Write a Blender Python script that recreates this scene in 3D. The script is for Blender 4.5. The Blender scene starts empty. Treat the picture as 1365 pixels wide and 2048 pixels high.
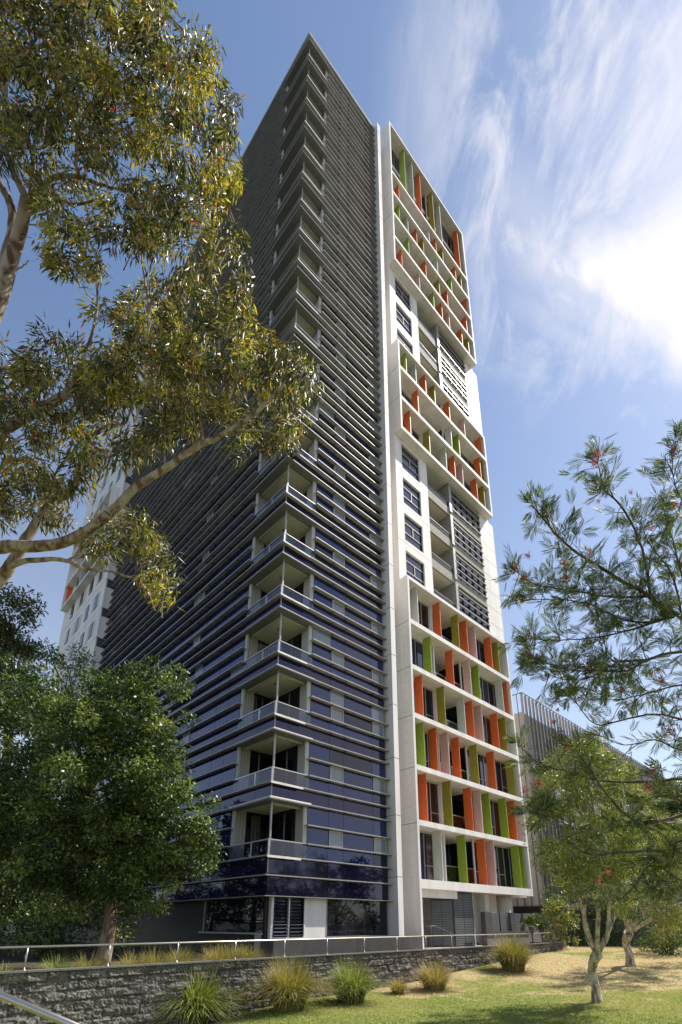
import bpy, math, random
import numpy as np
from mathutils import Vector, Matrix, noise as mnoise

rnd = random.Random(7)
R = math.radians
scene = bpy.context.scene
COL = scene.collection
H0 = 2.1                      # camera height; "rel" heights below are measured from the lens
THETA = R(18.3)
CT, ST = math.cos(THETA), math.sin(THETA)
F, PX, PY = 1025.0, 705.0, 1508.0

def P(x, y, dz):
    """world point seen at photo position x,y when it stands dz metres deep"""
    a = (x-PX)/F; b = (PY-y)/F
    return Vector((a*dz, (CT-b*ST)*dz, (ST+b*CT)*dz+H0))

# ------------------------------------------------------------------ camera
cam = bpy.data.cameras.new('camera'); camo = bpy.data.objects.new('camera', cam); COL.objects.link(camo)
camo.location = (0, 0, H0)
camo.rotation_euler = (R(90)+THETA, 0, 0)
cam.sensor_fit = 'VERTICAL'; cam.sensor_height = 24.0
cam.lens = F/2048*24.0
cam.shift_x = (682.5-PX)/2048
cam.shift_y = (PY-1024)/2048
cam.clip_end = 5000; cam.clip_start = .05
scene.camera = camo

# ------------------------------------------------------------------ tagging
def tag(o, label=None, cat=None, group=None, kind=None):
    if label: o['label'] = label
    if cat: o['category'] = cat
    if group: o['group'] = group
    if kind: o['kind'] = kind
    return o
def empty(name, loc, rz=0, **k):
    o = bpy.data.objects.new(name, None); COL.objects.link(o)
    o.location = loc; o.rotation_euler = (0, 0, rz); o.empty_display_size = .3
    return tag(o, **k)
def clone(o, parent=None, dz=0):
    c = o.copy(); COL.objects.link(c)
    if parent is not None: c.parent = parent
    c.location.z += dz
    for ch in list(o.children):
        clone(ch, c)
    return c

# ------------------------------------------------------------------ materials
def newmat(name):
    m = bpy.data.materials.new(name); m.use_nodes = True
    nt = m.node_tree; b = nt.nodes['Principled BSDF']
    return m, nt, b
def paint(name, col, rough=.6, var=.06, scale=3, bump=.0, metal=0, spec=.5, bscale=40, streak=0):
    m, nt, b = newmat(name); N = nt.nodes; Lk = nt.links
    tc = N.new('ShaderNodeTexCoord')
    n = N.new('ShaderNodeTexNoise'); n.inputs['Scale'].default_value = scale; n.inputs['Detail'].default_value = 6
    if streak:
        mp = N.new('ShaderNodeMapping'); mp.inputs['Scale'].default_value = (1, 1, streak)
        Lk.new(tc.outputs['Object'], mp.inputs['Vector']); Lk.new(mp.outputs['Vector'], n.inputs['Vector'])
    else:
        Lk.new(tc.outputs['Object'], n.inputs['Vector'])
    r = N.new('ShaderNodeValToRGB')
    r.color_ramp.elements[0].position = .3; r.color_ramp.elements[1].position = .7
    r.color_ramp.elements[0].color = tuple(max(0, c*(1-var*2)) for c in col)+(1,)
    r.color_ramp.elements[1].color = tuple(min(1, c*(1+var)) for c in col)+(1,)
    Lk.new(n.outputs['Fac'], r.inputs['Fac']); Lk.new(r.outputs['Color'], b.inputs['Base Color'])
    b.inputs['Roughness'].default_value = rough; b.inputs['Metallic'].default_value = metal
    b.inputs['Specular IOR Level'].default_value = spec
    if bump:
        n2 = N.new('ShaderNodeTexNoise'); n2.inputs['Scale'].default_value = bscale; n2.inputs['Detail'].default_value = 5
        Lk.new(tc.outputs['Object'], n2.inputs['Vector'])
        bp = N.new('ShaderNodeBump'); bp.inputs['Strength'].default_value = bump; bp.inputs['Distance'].default_value = .05
        Lk.new(n2.outputs['Fac'], bp.inputs['Height']); Lk.new(bp.outputs['Normal'], b.inputs['Normal'])
    return m
def glass(name, col, ior=1.9, rough=.03, island=.25, tint=(1, 1, 1)):
    m, nt, b = newmat(name); N = nt.nodes; Lk = nt.links
    g = N.new('ShaderNodeNewGeometry')
    mx = N.new('ShaderNodeMix'); mx.data_type = 'RGBA'
    mx.inputs['A'].default_value = tuple(c*(1-island) for c in col)+(1,)
    mx.inputs['B'].default_value = tuple(c*(1+island) for c in col)+(1,)
    Lk.new(g.outputs['Random Per Island'], mx.inputs['Factor']); Lk.new(mx.outputs['Result'], b.inputs['Base Color'])
    b.inputs['IOR'].default_value = ior; b.inputs['Roughness'].default_value = rough
    b.inputs['Specular Tint'].default_value = tint+(1,)
    tc = N.new('ShaderNodeTexCoord'); n = N.new('ShaderNodeTexNoise'); n.inputs['Scale'].default_value = .7
    Lk.new(tc.outputs['Object'], n.inputs['Vector'])
    bp = N.new('ShaderNodeBump'); bp.inputs['Strength'].default_value = .12; bp.inputs['Distance'].default_value = .03
    Lk.new(n.outputs['Fac'], bp.inputs['Height']); Lk.new(bp.outputs['Normal'], b.inputs['Normal'])
    return m
def leafmat(name, stops, trans=.35, rough=.4, spec=.5):
    m, nt, b = newmat(name); N = nt.nodes; Lk = nt.links
    g = N.new('ShaderNodeNewGeometry'); r = N.new('ShaderNodeValToRGB')
    el = r.color_ramp.elements
    while len(el) < len(stops): el.new(.5)
    for e, (p, c) in zip(el, stops): e.position = p; e.color = tuple(c)+(1,)
    Lk.new(g.outputs['Random Per Island'], r.inputs['Fac'])
    Lk.new(r.outputs['Color'], b.inputs['Base Color'])
    b.inputs['Roughness'].default_value = rough; b.inputs['Specular IOR Level'].default_value = spec
    t = N.new('ShaderNodeBsdfTranslucent')
    mu = N.new('ShaderNodeMix'); mu.data_type = 'RGBA'; mu.blend_type = 'MULTIPLY'; mu.inputs['Factor'].default_value = 1
    mu.inputs['B'].default_value = (1.5, 1.6, .6, 1)
    Lk.new(r.outputs['Color'], mu.inputs['A']); Lk.new(mu.outputs['Result'], t.inputs['Color'])
    ms = N.new('ShaderNodeMixShader'); ms.inputs['Fac'].default_value = trans
    Lk.new(b.outputs[0], ms.inputs[1]); Lk.new(t.outputs[0], ms.inputs[2])
    Lk.new(ms.outputs[0], N['Material Output'].inputs['Surface'])
    return m

M = {}
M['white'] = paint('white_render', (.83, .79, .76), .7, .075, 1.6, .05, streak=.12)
M['cream'] = paint('cream_soffit', (.76, .70, .61), .8, .05, 1)
M['alu'] = paint('grey_aluminium', (.36, .345, .315), .42, .05, 2, metal=.25)
M['blade'] = paint('louvre_metal', (.365, .352, .35), .5, .08, 1.5, metal=.1)
M['darkalu'] = paint('dark_metal', (.07, .075, .085), .45, .08, 3)
M['jamb'] = paint('pale_panel', (.46, .44, .405), .6, .05, 2)
M['indigo'] = glass('indigo_spandrel', (.009, .007, .034), 1.65, .04, .3, (.62, .62, .95))
M['vision'] = glass('blue_vision_glass', (.008, .010, .050), 1.8, .02, .5, (.50, .60, .98))
M['darkglass'] = glass('dark_room_glass', (.008, .009, .016), 1.6, .03, .5, (.7, .75, 1))
M['maroon'] = glass('maroon_curtain_glass', (.06, .012, .018), 1.55, .05, .4)
M['blind'] = glass('pale_blind_glass', (.16, .19, .24), 1.6, .05, .4)
M['orange'] = paint('orange_paint', (.74, .14, .03), .55, .04, 4)
M['green'] = paint('lime_paint', (.29, .39, .035), .55, .04, 4)
M['olive'] = paint('olive_paint', (.31, .295, .035), .55, .04, 4)
M['pink'] = paint('pale_pink_paint', (.66, .50, .44), .6, .04, 4)
M['palegrey'] = paint('pale_green_grey_paint', (.56, .58, .51), .6, .04, 4)
M['plinth'] = paint('dark_grey_panel', (.075, .07, .07), .6, .08, 3)
M['midgrey'] = paint('mid_grey_render', (.16, .15, .145), .75, .08, 3, .1)
M['joint'] = paint('joint_shadow_gap', (.09, .085, .08), .9, .05)
M['steel'] = paint('brushed_steel', (.50, .47, .43), .3, .05, 5, metal=.85)
M['shadeblack'] = paint('shade_black_panel', (.018, .018, .022), .5, .1, 3)  # near-black: ground-floor shade is put into this colour
M['bulk'] = paint('bulkhead_metal', (.20, .20, .205), .5, .05, 2)
M['ceil'] = paint('ceiling_paint', (.90, .84, .72), .8, .03, 1)
M['aggregate'] = paint('speckled_aggregate', (.42, .39, .34), .8, .45, 30, .2)
def balglass():
    m, nt, b = newmat('balustrade_glass')
    b.inputs['Base Color'].default_value = (.45, .55, .72, 1); b.inputs['Roughness'].default_value = .03
    b.inputs['IOR'].default_value = 1.6
    t = nt.nodes.new('ShaderNodeBsdfTransparent'); t.inputs['Color'].default_value = (.42, .5, .66, 1)
    g = nt.nodes.new('ShaderNodeBsdfGlossy'); g.inputs['Roughness'].default_value = .03; g.inputs['Color'].default_value=(.9,.9,1,1)
    fr = nt.nodes.new('ShaderNodeFresnel'); fr.inputs['IOR'].default_value = 1.7
    ms = nt.nodes.new('ShaderNodeMixShader')
    nt.links.new(fr.outputs[0], ms.inputs[0]); nt.links.new(t.outputs[0], ms.inputs[1]); nt.links.new(g.outputs[0], ms.inputs[2])
    nt.links.new(ms.outputs[0], nt.nodes['Material Output'].inputs['Surface'])
    return m
M['balglass'] = balglass()

# ------------------------------------------------------------------ mesh builder
class MB:
    def __init__(s, dz=0): s.v = []; s.f = []; s.m = []; s.mats = []; s.dz = dz; s.smooth = []
    def mi(s, mat):
        if mat not in s.mats: s.mats.append(mat)
        return s.mats.index(mat)
    def quad(s, a, b, c, d, mat):
        n = len(s.v); s.v += [(p[0], p[1], p[2]+s.dz) for p in (a, b, c, d)]
        s.f.append((n, n+1, n+2, n+3)); s.m.append(s.mi(mat)); s.smooth.append(False)
    def box(s, x0, x1, y0, y1, z0, z1, mat, rot=None):
        if x0 > x1: x0, x1 = x1, x0
        if y0 > y1: y0, y1 = y1, y0
        n = len(s.v)
        pts = [(x0,y0,z0),(x1,y0,z0),(x1,y1,z0),(x0,y1,z0),(x0,y0,z1),(x1,y0,z1),(x1,y1,z1),(x0,y1,z1)]
        if rot is not None: pts = [tuple(rot @ Vector(p)) for p in pts]
        s.v += [(p[0], p[1], p[2]+s.dz) for p in pts]
        for q in ((0,3,2,1),(4,5,6,7),(0,1,5,4),(1,2,6,5),(2,3,7,6),(3,0,4,7)):
            s.f.append(tuple(n+i for i in q)); s.m.append(s.mi(mat)); s.smooth.append(False)
    def tube(s, pts, rad, mat, n=8, cap=True):
        pts = [Vector(p) for p in pts]
        if not hasattr(rad, '__len__'): rad = [rad]*len(pts)
        base = len(s.v); up = None
        for i, p in enumerate(pts):
            d = (pts[min(i+1, len(pts)-1)]-pts[max(i-1, 0)]).normalized()
            if up is None:
                up = Vector((0, 0, 1)) if abs(d.z) < .9 else Vector((1, 0, 0))
            a = d.cross(up).normalized(); up = a.cross(d).normalized()
            for k in range(n):
                t = 2*math.pi*k/n
                q = p+(a*math.cos(t)+up*math.sin(t))*rad[i]
                s.v.append((q.x, q.y, q.z+s.dz))
        for i in range(len(pts)-1):
            for k in range(n):
                a = base+i*n+k; b = base+i*n+(k+1) % n
                s.f.append((a, b, b+n, a+n)); s.m.append(s.mi(mat)); s.smooth.append(True)
        if cap:
            s.f.append(tuple(base+k for k in reversed(range(n)))); s.m.append(s.mi(mat)); s.smooth.append(False)
            e = base+(len(pts)-1)*n
            s.f.append(tuple(e+k for k in range(n))); s.m.append(s.mi(mat)); s.smooth.append(False)
    def build(s, name, parent=None, **k):
        me = bpy.data.meshes.new(name); me.from_pydata(s.v, [], s.f)
        for m in s.mats: me.materials.append(m)
        me.polygons.foreach_set('material_index', s.m)
        me.polygons.foreach_set('use_smooth', s.smooth)
        me.update()
        o = bpy.data.objects.new(name, me); COL.objects.link(o)
        if parent is not None: o.parent = parent
        return tag(o, **k)

def npmesh(name, V, Fq, mat, parent=None, smooth=False, mats=None, midx=None, world=False, **k):
    """V (n,3), Fq (m,4) or (m,3)"""
    me = bpy.data.meshes.new(name)
    V = np.asarray(V, dtype=np.float32); Fq = np.asarray(Fq, dtype=np.int32)
    m, w = Fq.shape
    me.vertices.add(len(V)); me.vertices.foreach_set('co', V.ravel())
    me.loops.add(m*w); me.loops.foreach_set('vertex_index', Fq.ravel())
    me.polygons.add(m)
    me.polygons.foreach_set('loop_start', np.arange(m, dtype=np.int32)*w)
    me.polygons.foreach_set('loop_total', np.full(m, w, dtype=np.int32))
    for mm in (mats or [mat]): me.materials.append(mm)
    if midx is not None: me.polygons.foreach_set('material_index', np.asarray(midx, dtype=np.int32))
    me.polygons.foreach_set('use_smooth', np.full(m, smooth))
    me.update(calc_edges=True); me.validate()
    o = bpy.data.objects.new(name, me); COL.objects.link(o)
    if parent is not None:
        o.parent = parent
        if world: o.matrix_parent_inverse = Matrix.LocRotScale(parent.location, parent.rotation_euler, None).inverted()
    return tag(o, **k)

# ================================================================== TOWER
# local axes: x runs along the street face, y along the long flank, both from the sharp corner
AZ = R(90-45.87)
CX, CY = -3.44, 20.86
ZB = -1.2                                   # terrace level, rel
tower = empty('apartment_tower', (CX, CY, H0+ZB), AZ,
    label='tall sharp-cornered glass and white tower with louvres and orange and green fins', cat='apartment tower')
DZ = -ZB
def U(u, v, z):      # tower-local -> world
    return Vector((CX+u*math.cos(AZ)-v*math.sin(AZ), CY+u*math.sin(AZ)+v*math.cos(AZ), z+H0))
def mb(): return MB(DZ)

NF = 21; Z0 = 2.65; FH = 3.1
ZTOP = Z0+FH*NF             # 67.75
G = .25                     # louvre overhang
UA = 7.5; VB = 27.4
TOPZ = 68.15

# --- core
b = mb()
b.box(2.32, 7.9, .42, 28, ZB, ZTOP-.05, M['cream'])
b.box(.43, 2.32, 3.42, 28, ZB, ZTOP-.05, M['cream'])
b.box(7.9, 9.3, 1.7, 12, ZB, ZTOP+1, M['white'])
b.build('core_wall', tower)
b = mb()
b.box(0.0, 7.6, 0.0, 12, ZTOP, TOPZ, M['blade'])
b.box(0.0, 7.59, 12.0, VB, ZTOP, TOPZ, M['blade'])
b.build('roof', tower)

# --- storey templates (drawn for the lowest storey, then copied up)
UM = [2.25, 3.49, 4.45, 6.47, 7.50]
VMs = [3.3]
rr = random.Random(3)
while VMs[-1] < VB-2.2: VMs.append(VMs[-1]+rr.choice([1.2, 1.2, 2.0, .95]))
VMs.append(VB)
def pane_A(b, u0, u1, z0, z1, mat, y=G, tilt=.004):
    t = [rr.uniform(-tilt, tilt) for _ in range(2)]
    b.quad((u0, y-t[0]*.5, z0+0), (u1, y+t[0]*.5, z0), (u1, y+t[0]*.5+t[1], z1), (u0, y-t[0]*.5+t[1], z1), mat)
def pane_B(b, v0, v1, z0, z1, mat, x=G, tilt=.004):
    t = [rr.uniform(-tilt, tilt) for _ in range(2)]
    b.quad((x+t[0]*.5, v1, z0), (x-t[0]*.5, v0, z0), (x-t[0]*.5+t[1], v0, z1), (x+t[0]*.5+t[1], v1, z1), mat)
def curtain(z):
    b = mb()
    for a, c in zip(UM[:-1], UM[1:]):
        for q0, q1, mt in ((0, .66, 'vision'), (.66, 1.49, 'vision'), (1.49, 2.39, 'vision'), (2.39, 3.1, 'indigo')):
            if 3.4 < a < 3.6 and q0 == .66: continue
            if 6.4 < a < 6.6 and q0 == .66: continue
            if mt == 'vision' and rr.random() < .10: mt = rr.choice(['blind', 'darkglass', 'darkglass'])
            pane_A(b, a+.012, c-.012, z+q0+.012, z+q1-.012, M[mt])
    for a, c in zip(VMs[:-1], VMs[1:]):
        for q0, q1, mt in ((0, .66, 'vision'), (.66, 1.49, 'vision'), (1.49, 2.39, 'vision'), (2.39, 3.1, 'indigo')):
            if mt == 'vision' and rr.random() < .14: mt = rr.choice(['blind', 'darkglass', 'darkglass', 'darkglass'])
            pane_B(b, a+.012, c-.012, z+q0+.012, z+q1-.012, M[mt])
    b.box(2.25, UA, G+.012, G+.10, z, z+3.1, M['darkalu'])
    b.box(G+.012, G+.10, 3.3, VB, z, z+3.1, M['darkalu'])
    return b
cwv = [curtain(Z0).build('curtain_wall', tower) for _ in range(7)]
for k in range(7, NF): clone(cwv[(k*3) % 7], None, 0).location.z = FH*k
for k in range(1, 7): cwv[k].location.z = FH*k

b = mb()
T = .05
def blade(b, z, full, mat):
    if full:
        b.box(0, 7.62, 0, .30, z-T, z, mat); b.box(0, .30, .30, VB, z-T, z, mat)
    else:
        b.box(2.12, 7.62, 0.01, .30, z-T, z, mat); b.box(0.01, .30, 3.15, VB, z-T, z, mat)
for q, full in ((0, True), (.66, False), (1.49, False), (2.39, True)):
    blade(b, Z0+q, full, M['blade'])
    for u in (3.49, 4.45, 6.47): b.box(u-.02, u+.02, .05, G, Z0+q-T-.03, Z0+q-T, M['darkalu'])
    for v in VMs[1:-1]: b.box(.05, G, v-.02, v+.02, Z0+q-T-.03, Z0+q-T, M['darkalu'])
lv = b.build('sun_louvre', tower)
for k in range(1, NF): clone(lv, None, FH*k)

# operable windows
def fwin(face, a, c):
    b = mb(); z0, z1 = Z0+.70, Z0+1.42; w = .05
    B = (lambda x0, x1, y0, y1, z0, z1, m: b.box(x0, x1, y0, y1, z0, z1, m)) if face == 'A' else (lambda x0, x1, y0, y1, z0, z1, m: b.box(y0, y1, x0, x1, z0, z1, m))
    B(a, a+w, G-.04, G+.01, z0, z1, M['jamb']); B(c-w, c, G-.04, G+.01, z0, z1, M['jamb'])
    B(a+w, c-w, G-.04, G+.01, z0, z0+w, M['jamb']); B(a+w, c-w, G-.04, G+.01, z1-w, z1, M['jamb'])
    o = b.build('window', tower)
    p = mb()
    if face == 'A': pane_A(p, a+w, c-w, z0+w, z1-w, M['blind'], G-.018)
    else: pane_B(p, a+w, c-w, z0+w, z1-w, M['blind'], G-.018)
    p.build('pane', o)
    return o
for args, every in ((('A', 3.54, 4.40), 1), (('A', 6.52, 7.42), 1), (('B', 8.45, 9.2), 1), (('B', 12.9, 13.5), 3)):
    w = fwin(*args)
    for k in range(1, NF):
        if k % every == 0: clone(w, None, FH*k)

# corner balcony
b = mb(); z = Z0
ux, vy = 2.25, 3.30
# band around the corner (front glass) + slab
b.box(.27, 2.33, .27, 3.43, z-.68, z-.02, M['plinth'])
e = .23
b.quad((e, e, z-.70), (1.1, e, z-.70), (1.1, e, z-.05), (e, e, z-.05), M['indigo'])
b.quad((1.11, e, z-.70), (ux, e, z-.70), (ux, e, z-.05), (1.11, e, z-.05), M['indigo'])
b.quad((e, 1.47, z-.70), (e, e, z-.70), (e, e, z-.05), (e, 1.47, z-.05), M['indigo'])
b.quad((e, vy, z-.70), (e, 1.49, z-.70), (e, 1.49, z-.05), (e, vy, z-.05), M['indigo'])
b.box(e-.02, e+.02, e-.02, e+.02, z-.70, z-.05, M['alu'])
# painted-in band of light: white strip along the deck edge
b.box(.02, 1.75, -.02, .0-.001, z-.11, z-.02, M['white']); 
# bulkhead ring under the storey above
b.box(.02, 2.2, .02, .50, z+2.30, z+2.335, M['bulk']); b.box(.02, .50, .50, 3.25, z+2.30, z+2.335, M['bulk'])
b.box(.50, 2.2, .50, .54, z+2.20, z+2.41, M['jamb']); b.box(.50, .54, .54, 3.25, z+2.20, z+2.41, M['jamb'])
# jambs
b.box(2.02, 2.24, .26, .36, z, z+2.30, M['jamb']); b.box(2.10, 2.31, .36, .92, z, z+2.40, M['jamb'])
b.box(.26, .36, 3.1, 3.3, z, z+2.30, M['jamb']); b.box(.36, .95, 3.2, 3.40, z, z+2.40, M['jamb'])
for i_ in range(3): b.box(.45+i_*.17, .47+i_*.17, 3.18, 3.2, z, z+2.28, M['alu'])
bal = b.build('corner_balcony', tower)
c = mb(); c.box(.1, 2.33, .1, 3.43, z+2.41, z+2.47, M['ceil']); c.build('ceiling', bal)
c = mb()
for i in range(1): c.tube([(1.25, 1.7, z+2.44), (1.25, 1.7, z+2.36)], [.16, .13], M['jamb'], 12)
c.build('ceiling_light', bal)
c = mb()
c.box(2.285, 2.315, .92, 3.38, z-.01, z+2.41, M['darkglass']); c.box(.96, 2.28, 3.385, 3.415, z-.01, z+2.41, M['darkglass'])
c.box(2.26, 2.31, 1.95, 2.03, z+.02, z+2.3, M['alu']); c.box(1.55, 1.61, 3.36, 3.41, z+.02, z+2.3, M['alu'])
c.build('glass_door', bal)
c = mb()
zr = z+.66
q = .20
c.quad((q+.03, q, z+.05), (ux, q, z+.05), (ux, q, zr-.03), (q+.03, q, zr-.03), M['balglass'])
c.quad((q, vy, z+.05), (q, q+.03, z+.05), (q, q+.03, zr-.03), (q, vy, zr-.03), M['balglass'])
c.box(q-.03, ux, q-.03, q+.03, zr-.03, zr+.02, M['steel']); c.box(q-.03, q+.03, q+.03, vy, zr-.03, zr+.02, M['steel'])
c.box(q-.02, q+.05, q-.02, q+.05, z+.03, zr-.03, M['steel']); c.box(q-.02, q+.03, 1.46, 1.52, z+.03, zr-.03, M['steel'])
c.build('balustrade', bal)
c = mb(); c.box(.34, .41, .34, .41, z, z+2.30, M['alu']); c.build('post', bal)
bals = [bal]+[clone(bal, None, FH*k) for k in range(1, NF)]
for k in (0, 2, 3, 5, 8, 9, 12, 15):
    c = mb(); r_ = random.Random(k)
    a = r_.choice([1.0, 1.35, 1.7]); w_ = r_.choice([.35, .6, .9])
    for i in range(int(w_/.09)): c.box(a+i*.09-.0, a+i*.09+.055, 3.345+(i % 2)*.012, 3.36+(i % 2)*.012, z+.05, z+2.25, M['jamb'] if k % 2 else M['midgrey'])
    c.build('curtain', bals[k])
    if k in (0, 3, 8):
        c = mb(); c.tube([(.7, 1.1, z), (.7, 1.1, z+.7)], .03, M['darkalu'], 8); c.tube([(.7, 1.1, z+.7), (.7, 1.1, z+.74)], .34, M['jamb'], 16); c.build('balcony_table', bals[k])

# base band below first deck
b = mb()
for a, c_ in zip([.04, 2.25, 3.49, 4.45, 6.47], [2.25, 3.49, 4.45, 6.47, 7.5]):
    pane_A(b, max(a, .24)+.01, c_-.01, 1.88, Z0-.05 if a > 2 else Z0-.71, M['indigo'], .23)
    pane_A(b, max(a, .24)+.01, c_-.01, 1.10, 1.83, M['indigo'], .23)
VV = [.04, 1.48, 3.3]+VMs[1:]
for i, (a, c_) in enumerate(zip(VV[:-1], VV[1:])):
    pane_B(b, max(a, .24)+.01, c_-.01, 1.88, Z0-.05 if i > 1 else Z0-.71, M['indigo'], .23)
    pane_B(b, max(a, .24)+.01, c_-.01, 1.10, 1.83, M['indigo'], .23)
b.box(.27, 7.5, .27, .42, 1.06, Z0-.02, M['darkalu']); b.box(.27, .40, .42, VB, 1.06, Z0-.02, M['darkalu'])
b.box(-.02, 7.62, -.02, .26, 1.83, 1.88, M['alu']); b.box(-.02, .26, .26, VB, 1.83, 1.88, M['alu'])
b.box(-.01, 7.62, -.01, .4, 1.03, 1.06, M['alu']); b.box(-.01, .4, .4, VB, 1.03, 1.06, M['alu'])
b.build('spandrel_band', tower)

# ground floor of glass block
b = mb()
gy = .30
b.box(.55, .66, gy-.03, .5, -.57, 1.03, M['white']); b.box(2.30, 3.50, gy, .45, -.57, 1.03, M['white'])
b.box(.55, 7.75, gy+.0, .45, -.62, -.57, M['white'])
b.box(.2, 9.2, -.45, .40, ZB, -.62, M['plinth'])
for u in (1.7, 3.2, 4.7, 6.2, 7.7): b.box(u-.012, u+.012, -.455, -.44, ZB, -.64, M['joint'])
b.box(.40, .55, .46, 28.1, ZB, 1.03, M['shadeblack'])  # flank base, its shade painted in as a black face
b.build('plinth', tower)
w = mb()
w.box(.66, 1.42, gy+.09, gy+.11, -.57, 1.03, M['darkglass'])
w.box(1.48, 2.30, gy+.09, gy+.11, -.57, 1.03, M['darkglass'])
w.box(1.42, 1.48, gy-.03, .45, -.53, 1.0, M['white']); w.box(2.24, 2.30, gy-.03, gy+.02, -.53, 1.0, M['white'])
w.box(.66, 2.30, gy-.04, gy+.05, -.57, -.53, M['white'])
wo = w.build('louvre_window', tower)
for i in range(11):
    l = mb(); zz = -.45+i*.135
    for a, c_ in ((.68, 1.41), (1.49, 2.23)):
        l.quad((a, gy-.07, zz), (c_, gy-.07, zz), (c_, gy+.07, zz+.09), (a, gy+.07, zz+.09), M['balglass'])
        l.box(a, a+.02, gy-.08, gy+.06, zz, zz+.03, M['darkalu'])
    if i < 4:
        l.box(.68, 1.41, gy-.075, gy-.055, zz-.01, zz+.008, M['blind']); l.box(1.49, 2.23, gy-.075, gy-.055, zz-.01, zz+.008, M['blind'])
    l.build('louvre_pane', wo)
w = mb()
for a, c_ in ((3.53, 4.75), (4.75, 5.9), (5.9, 7.46)):
    pane_A(w, a+.02, c_-.02, -.52, 1.02, M['darkglass'], gy+.02)
w.box(3.50, 7.5, gy+.03, .45, -.55, 1.03, M['darkalu'])
w.box(3.50, 3.54, gy-.02, gy+.03, -.57, 1.03, M['alu']); w.box(7.46, 7.5, gy-.02, gy+.03, -.57, 1.03, M['alu'])
w.box(3.50, 7.5, gy-.03, gy+.03, -.57, -.53, M['alu'])
w.build('shop_window', tower)
w = mb()
pane_B(w, .6, 5.2, -.35, .98, M['darkglass'], .385)
w.box(.30, .38, .55, 5.6, -.42, -.35, M['jamb']); w.box(.31, .38, 5.2, 5.27, -.35, 1.0, M['alu'])
w.box(.30, .38, .62, 1.0, ZB, -.42, M['jamb'])
w.build('flank_window', tower)

# end fin
b = mb()
b.box(7.62, 8.00, -.30, 1.75, ZB, 68.5, M['white'])
zz = 2.2
while zz < 68:
    b.box(7.618, 8.003, -.303, 1.0, zz-.012, zz+.012, M['joint']); zz += 3.1
b.build('end_fin', tower)

# ---------------------------------------------------------------- framed block
UL, UR, WR = 9.2, 21.2, 22.15
WV = .22                   # wall face
FV = -.40                  # frame front
class Frame:
    """maps facade coordinates (along s, out o, z) to tower-local boxes; flank=True mirrors it on the long side"""
    def __init__(s, flank=False): s.fl = flank
    def box(s, b, s0, s1, y0, y1, z0, z1, m):
        if not s.fl: b.box(s0, s1, y0, y1, z0, z1, m)
        else:
            # street s 9.2..21.2 -> flank v 28.6..40.6 ; y -> x-0.75
            b.box(y0-.75, y1-.75, s0+19.4, s1+19.4, z0, z1, m)
WALLS = []
def wallholes(b, fr, s0, s1, z0, z1, y0, y1, holes, mat):
    """solid wall minus rectangular holes"""
    ss = sorted({s0, s1, *[h[0] for h in holes], *[h[1] for h in holes]}); ss = [q for q in ss if s0 <= q <= s1]
    for a, c in zip(ss[:-1], ss[1:]):
        hs = sorted([(h[2], h[3]) for h in holes if h[0] <= a+1e-6 and h[1] >= c-1e-6])
        zc = z0
        for h0, h1 in hs:
            if h0 > zc: fr.box(b, a, c, y0, y1, zc, h0, mat)
            zc = h1
        if zc < z1: fr.box(b, a, c, y0, y1, zc, z1, mat)

ROWS = {
'L6':[('w',10.18),('o',12.54),('y',14.61),('o',15.64),('p',16.72),('o',18.80),('y',19.81)],
'L5':[('g',11.30),('o',13.64),('p',15.65),('g',16.73),('w',19.82),('o',20.52)],
'L4':[('o',10.25),('y',12.44),('w',14.60),('o',15.60),('p',16.70),('o',18.67),('y',19.79)],
'L3':[('g',10.19),('o',11.40),('p',12.56),('o',13.68),('y',15.68),('o',17.74),('y',20.31)],
'L2':[('o',10.20),('y',12.51),('o',14.64),('p',15.69),('g',16.72),('g',18.76),('o',19.87)],
'L1':[('w',11.32),('g',13.63),('o',15.70),('p',16.75),('g',19.82),('g',20.40)],
'M3':[('g',10.16),('w',11.32),('o',12.54),('y',13.72),('o',15.70),('p',17.88),('o',20.48)],
'M2':[('o',11.41),('w',15.67),('g',16.78),('o',19.93),('y',20.44)],
'M1':[('o',10.33),('y',12.58),('w',14.67),('o',15.83),('p',16.93),('o',18.99),('y',20.12)],
'T1':[('o',10.24),('p',12.57),('g',14.59),('o',15.81),('p',16.92),('o',18.96),('y',20.05)],
'T2':[('g',11.30),('o',13.67),('y',15.68),('o',16.94),('o',20.09)],
'T3':[('g',10.19),('w',11.35),('o',12.57),('y',13.54),('w',15.64),('g',17.89),('o',20.44)],
'T4':[('o',10.25),('w',14.61),('o',15.68),('y',16.77),('o',18.89),('y',19.88)],
'T5':[('g',11.34),('w',12.52),('o',13.68),('y',15.71),('w',16.89),('o',20.05),('y',20.42)]}
CM = {'o':'orange','g':'green','y':'olive','w':'palegrey','p':'pink'}
def slabz(k): return 2.18+3.1*k
nfin = [0]
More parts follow.
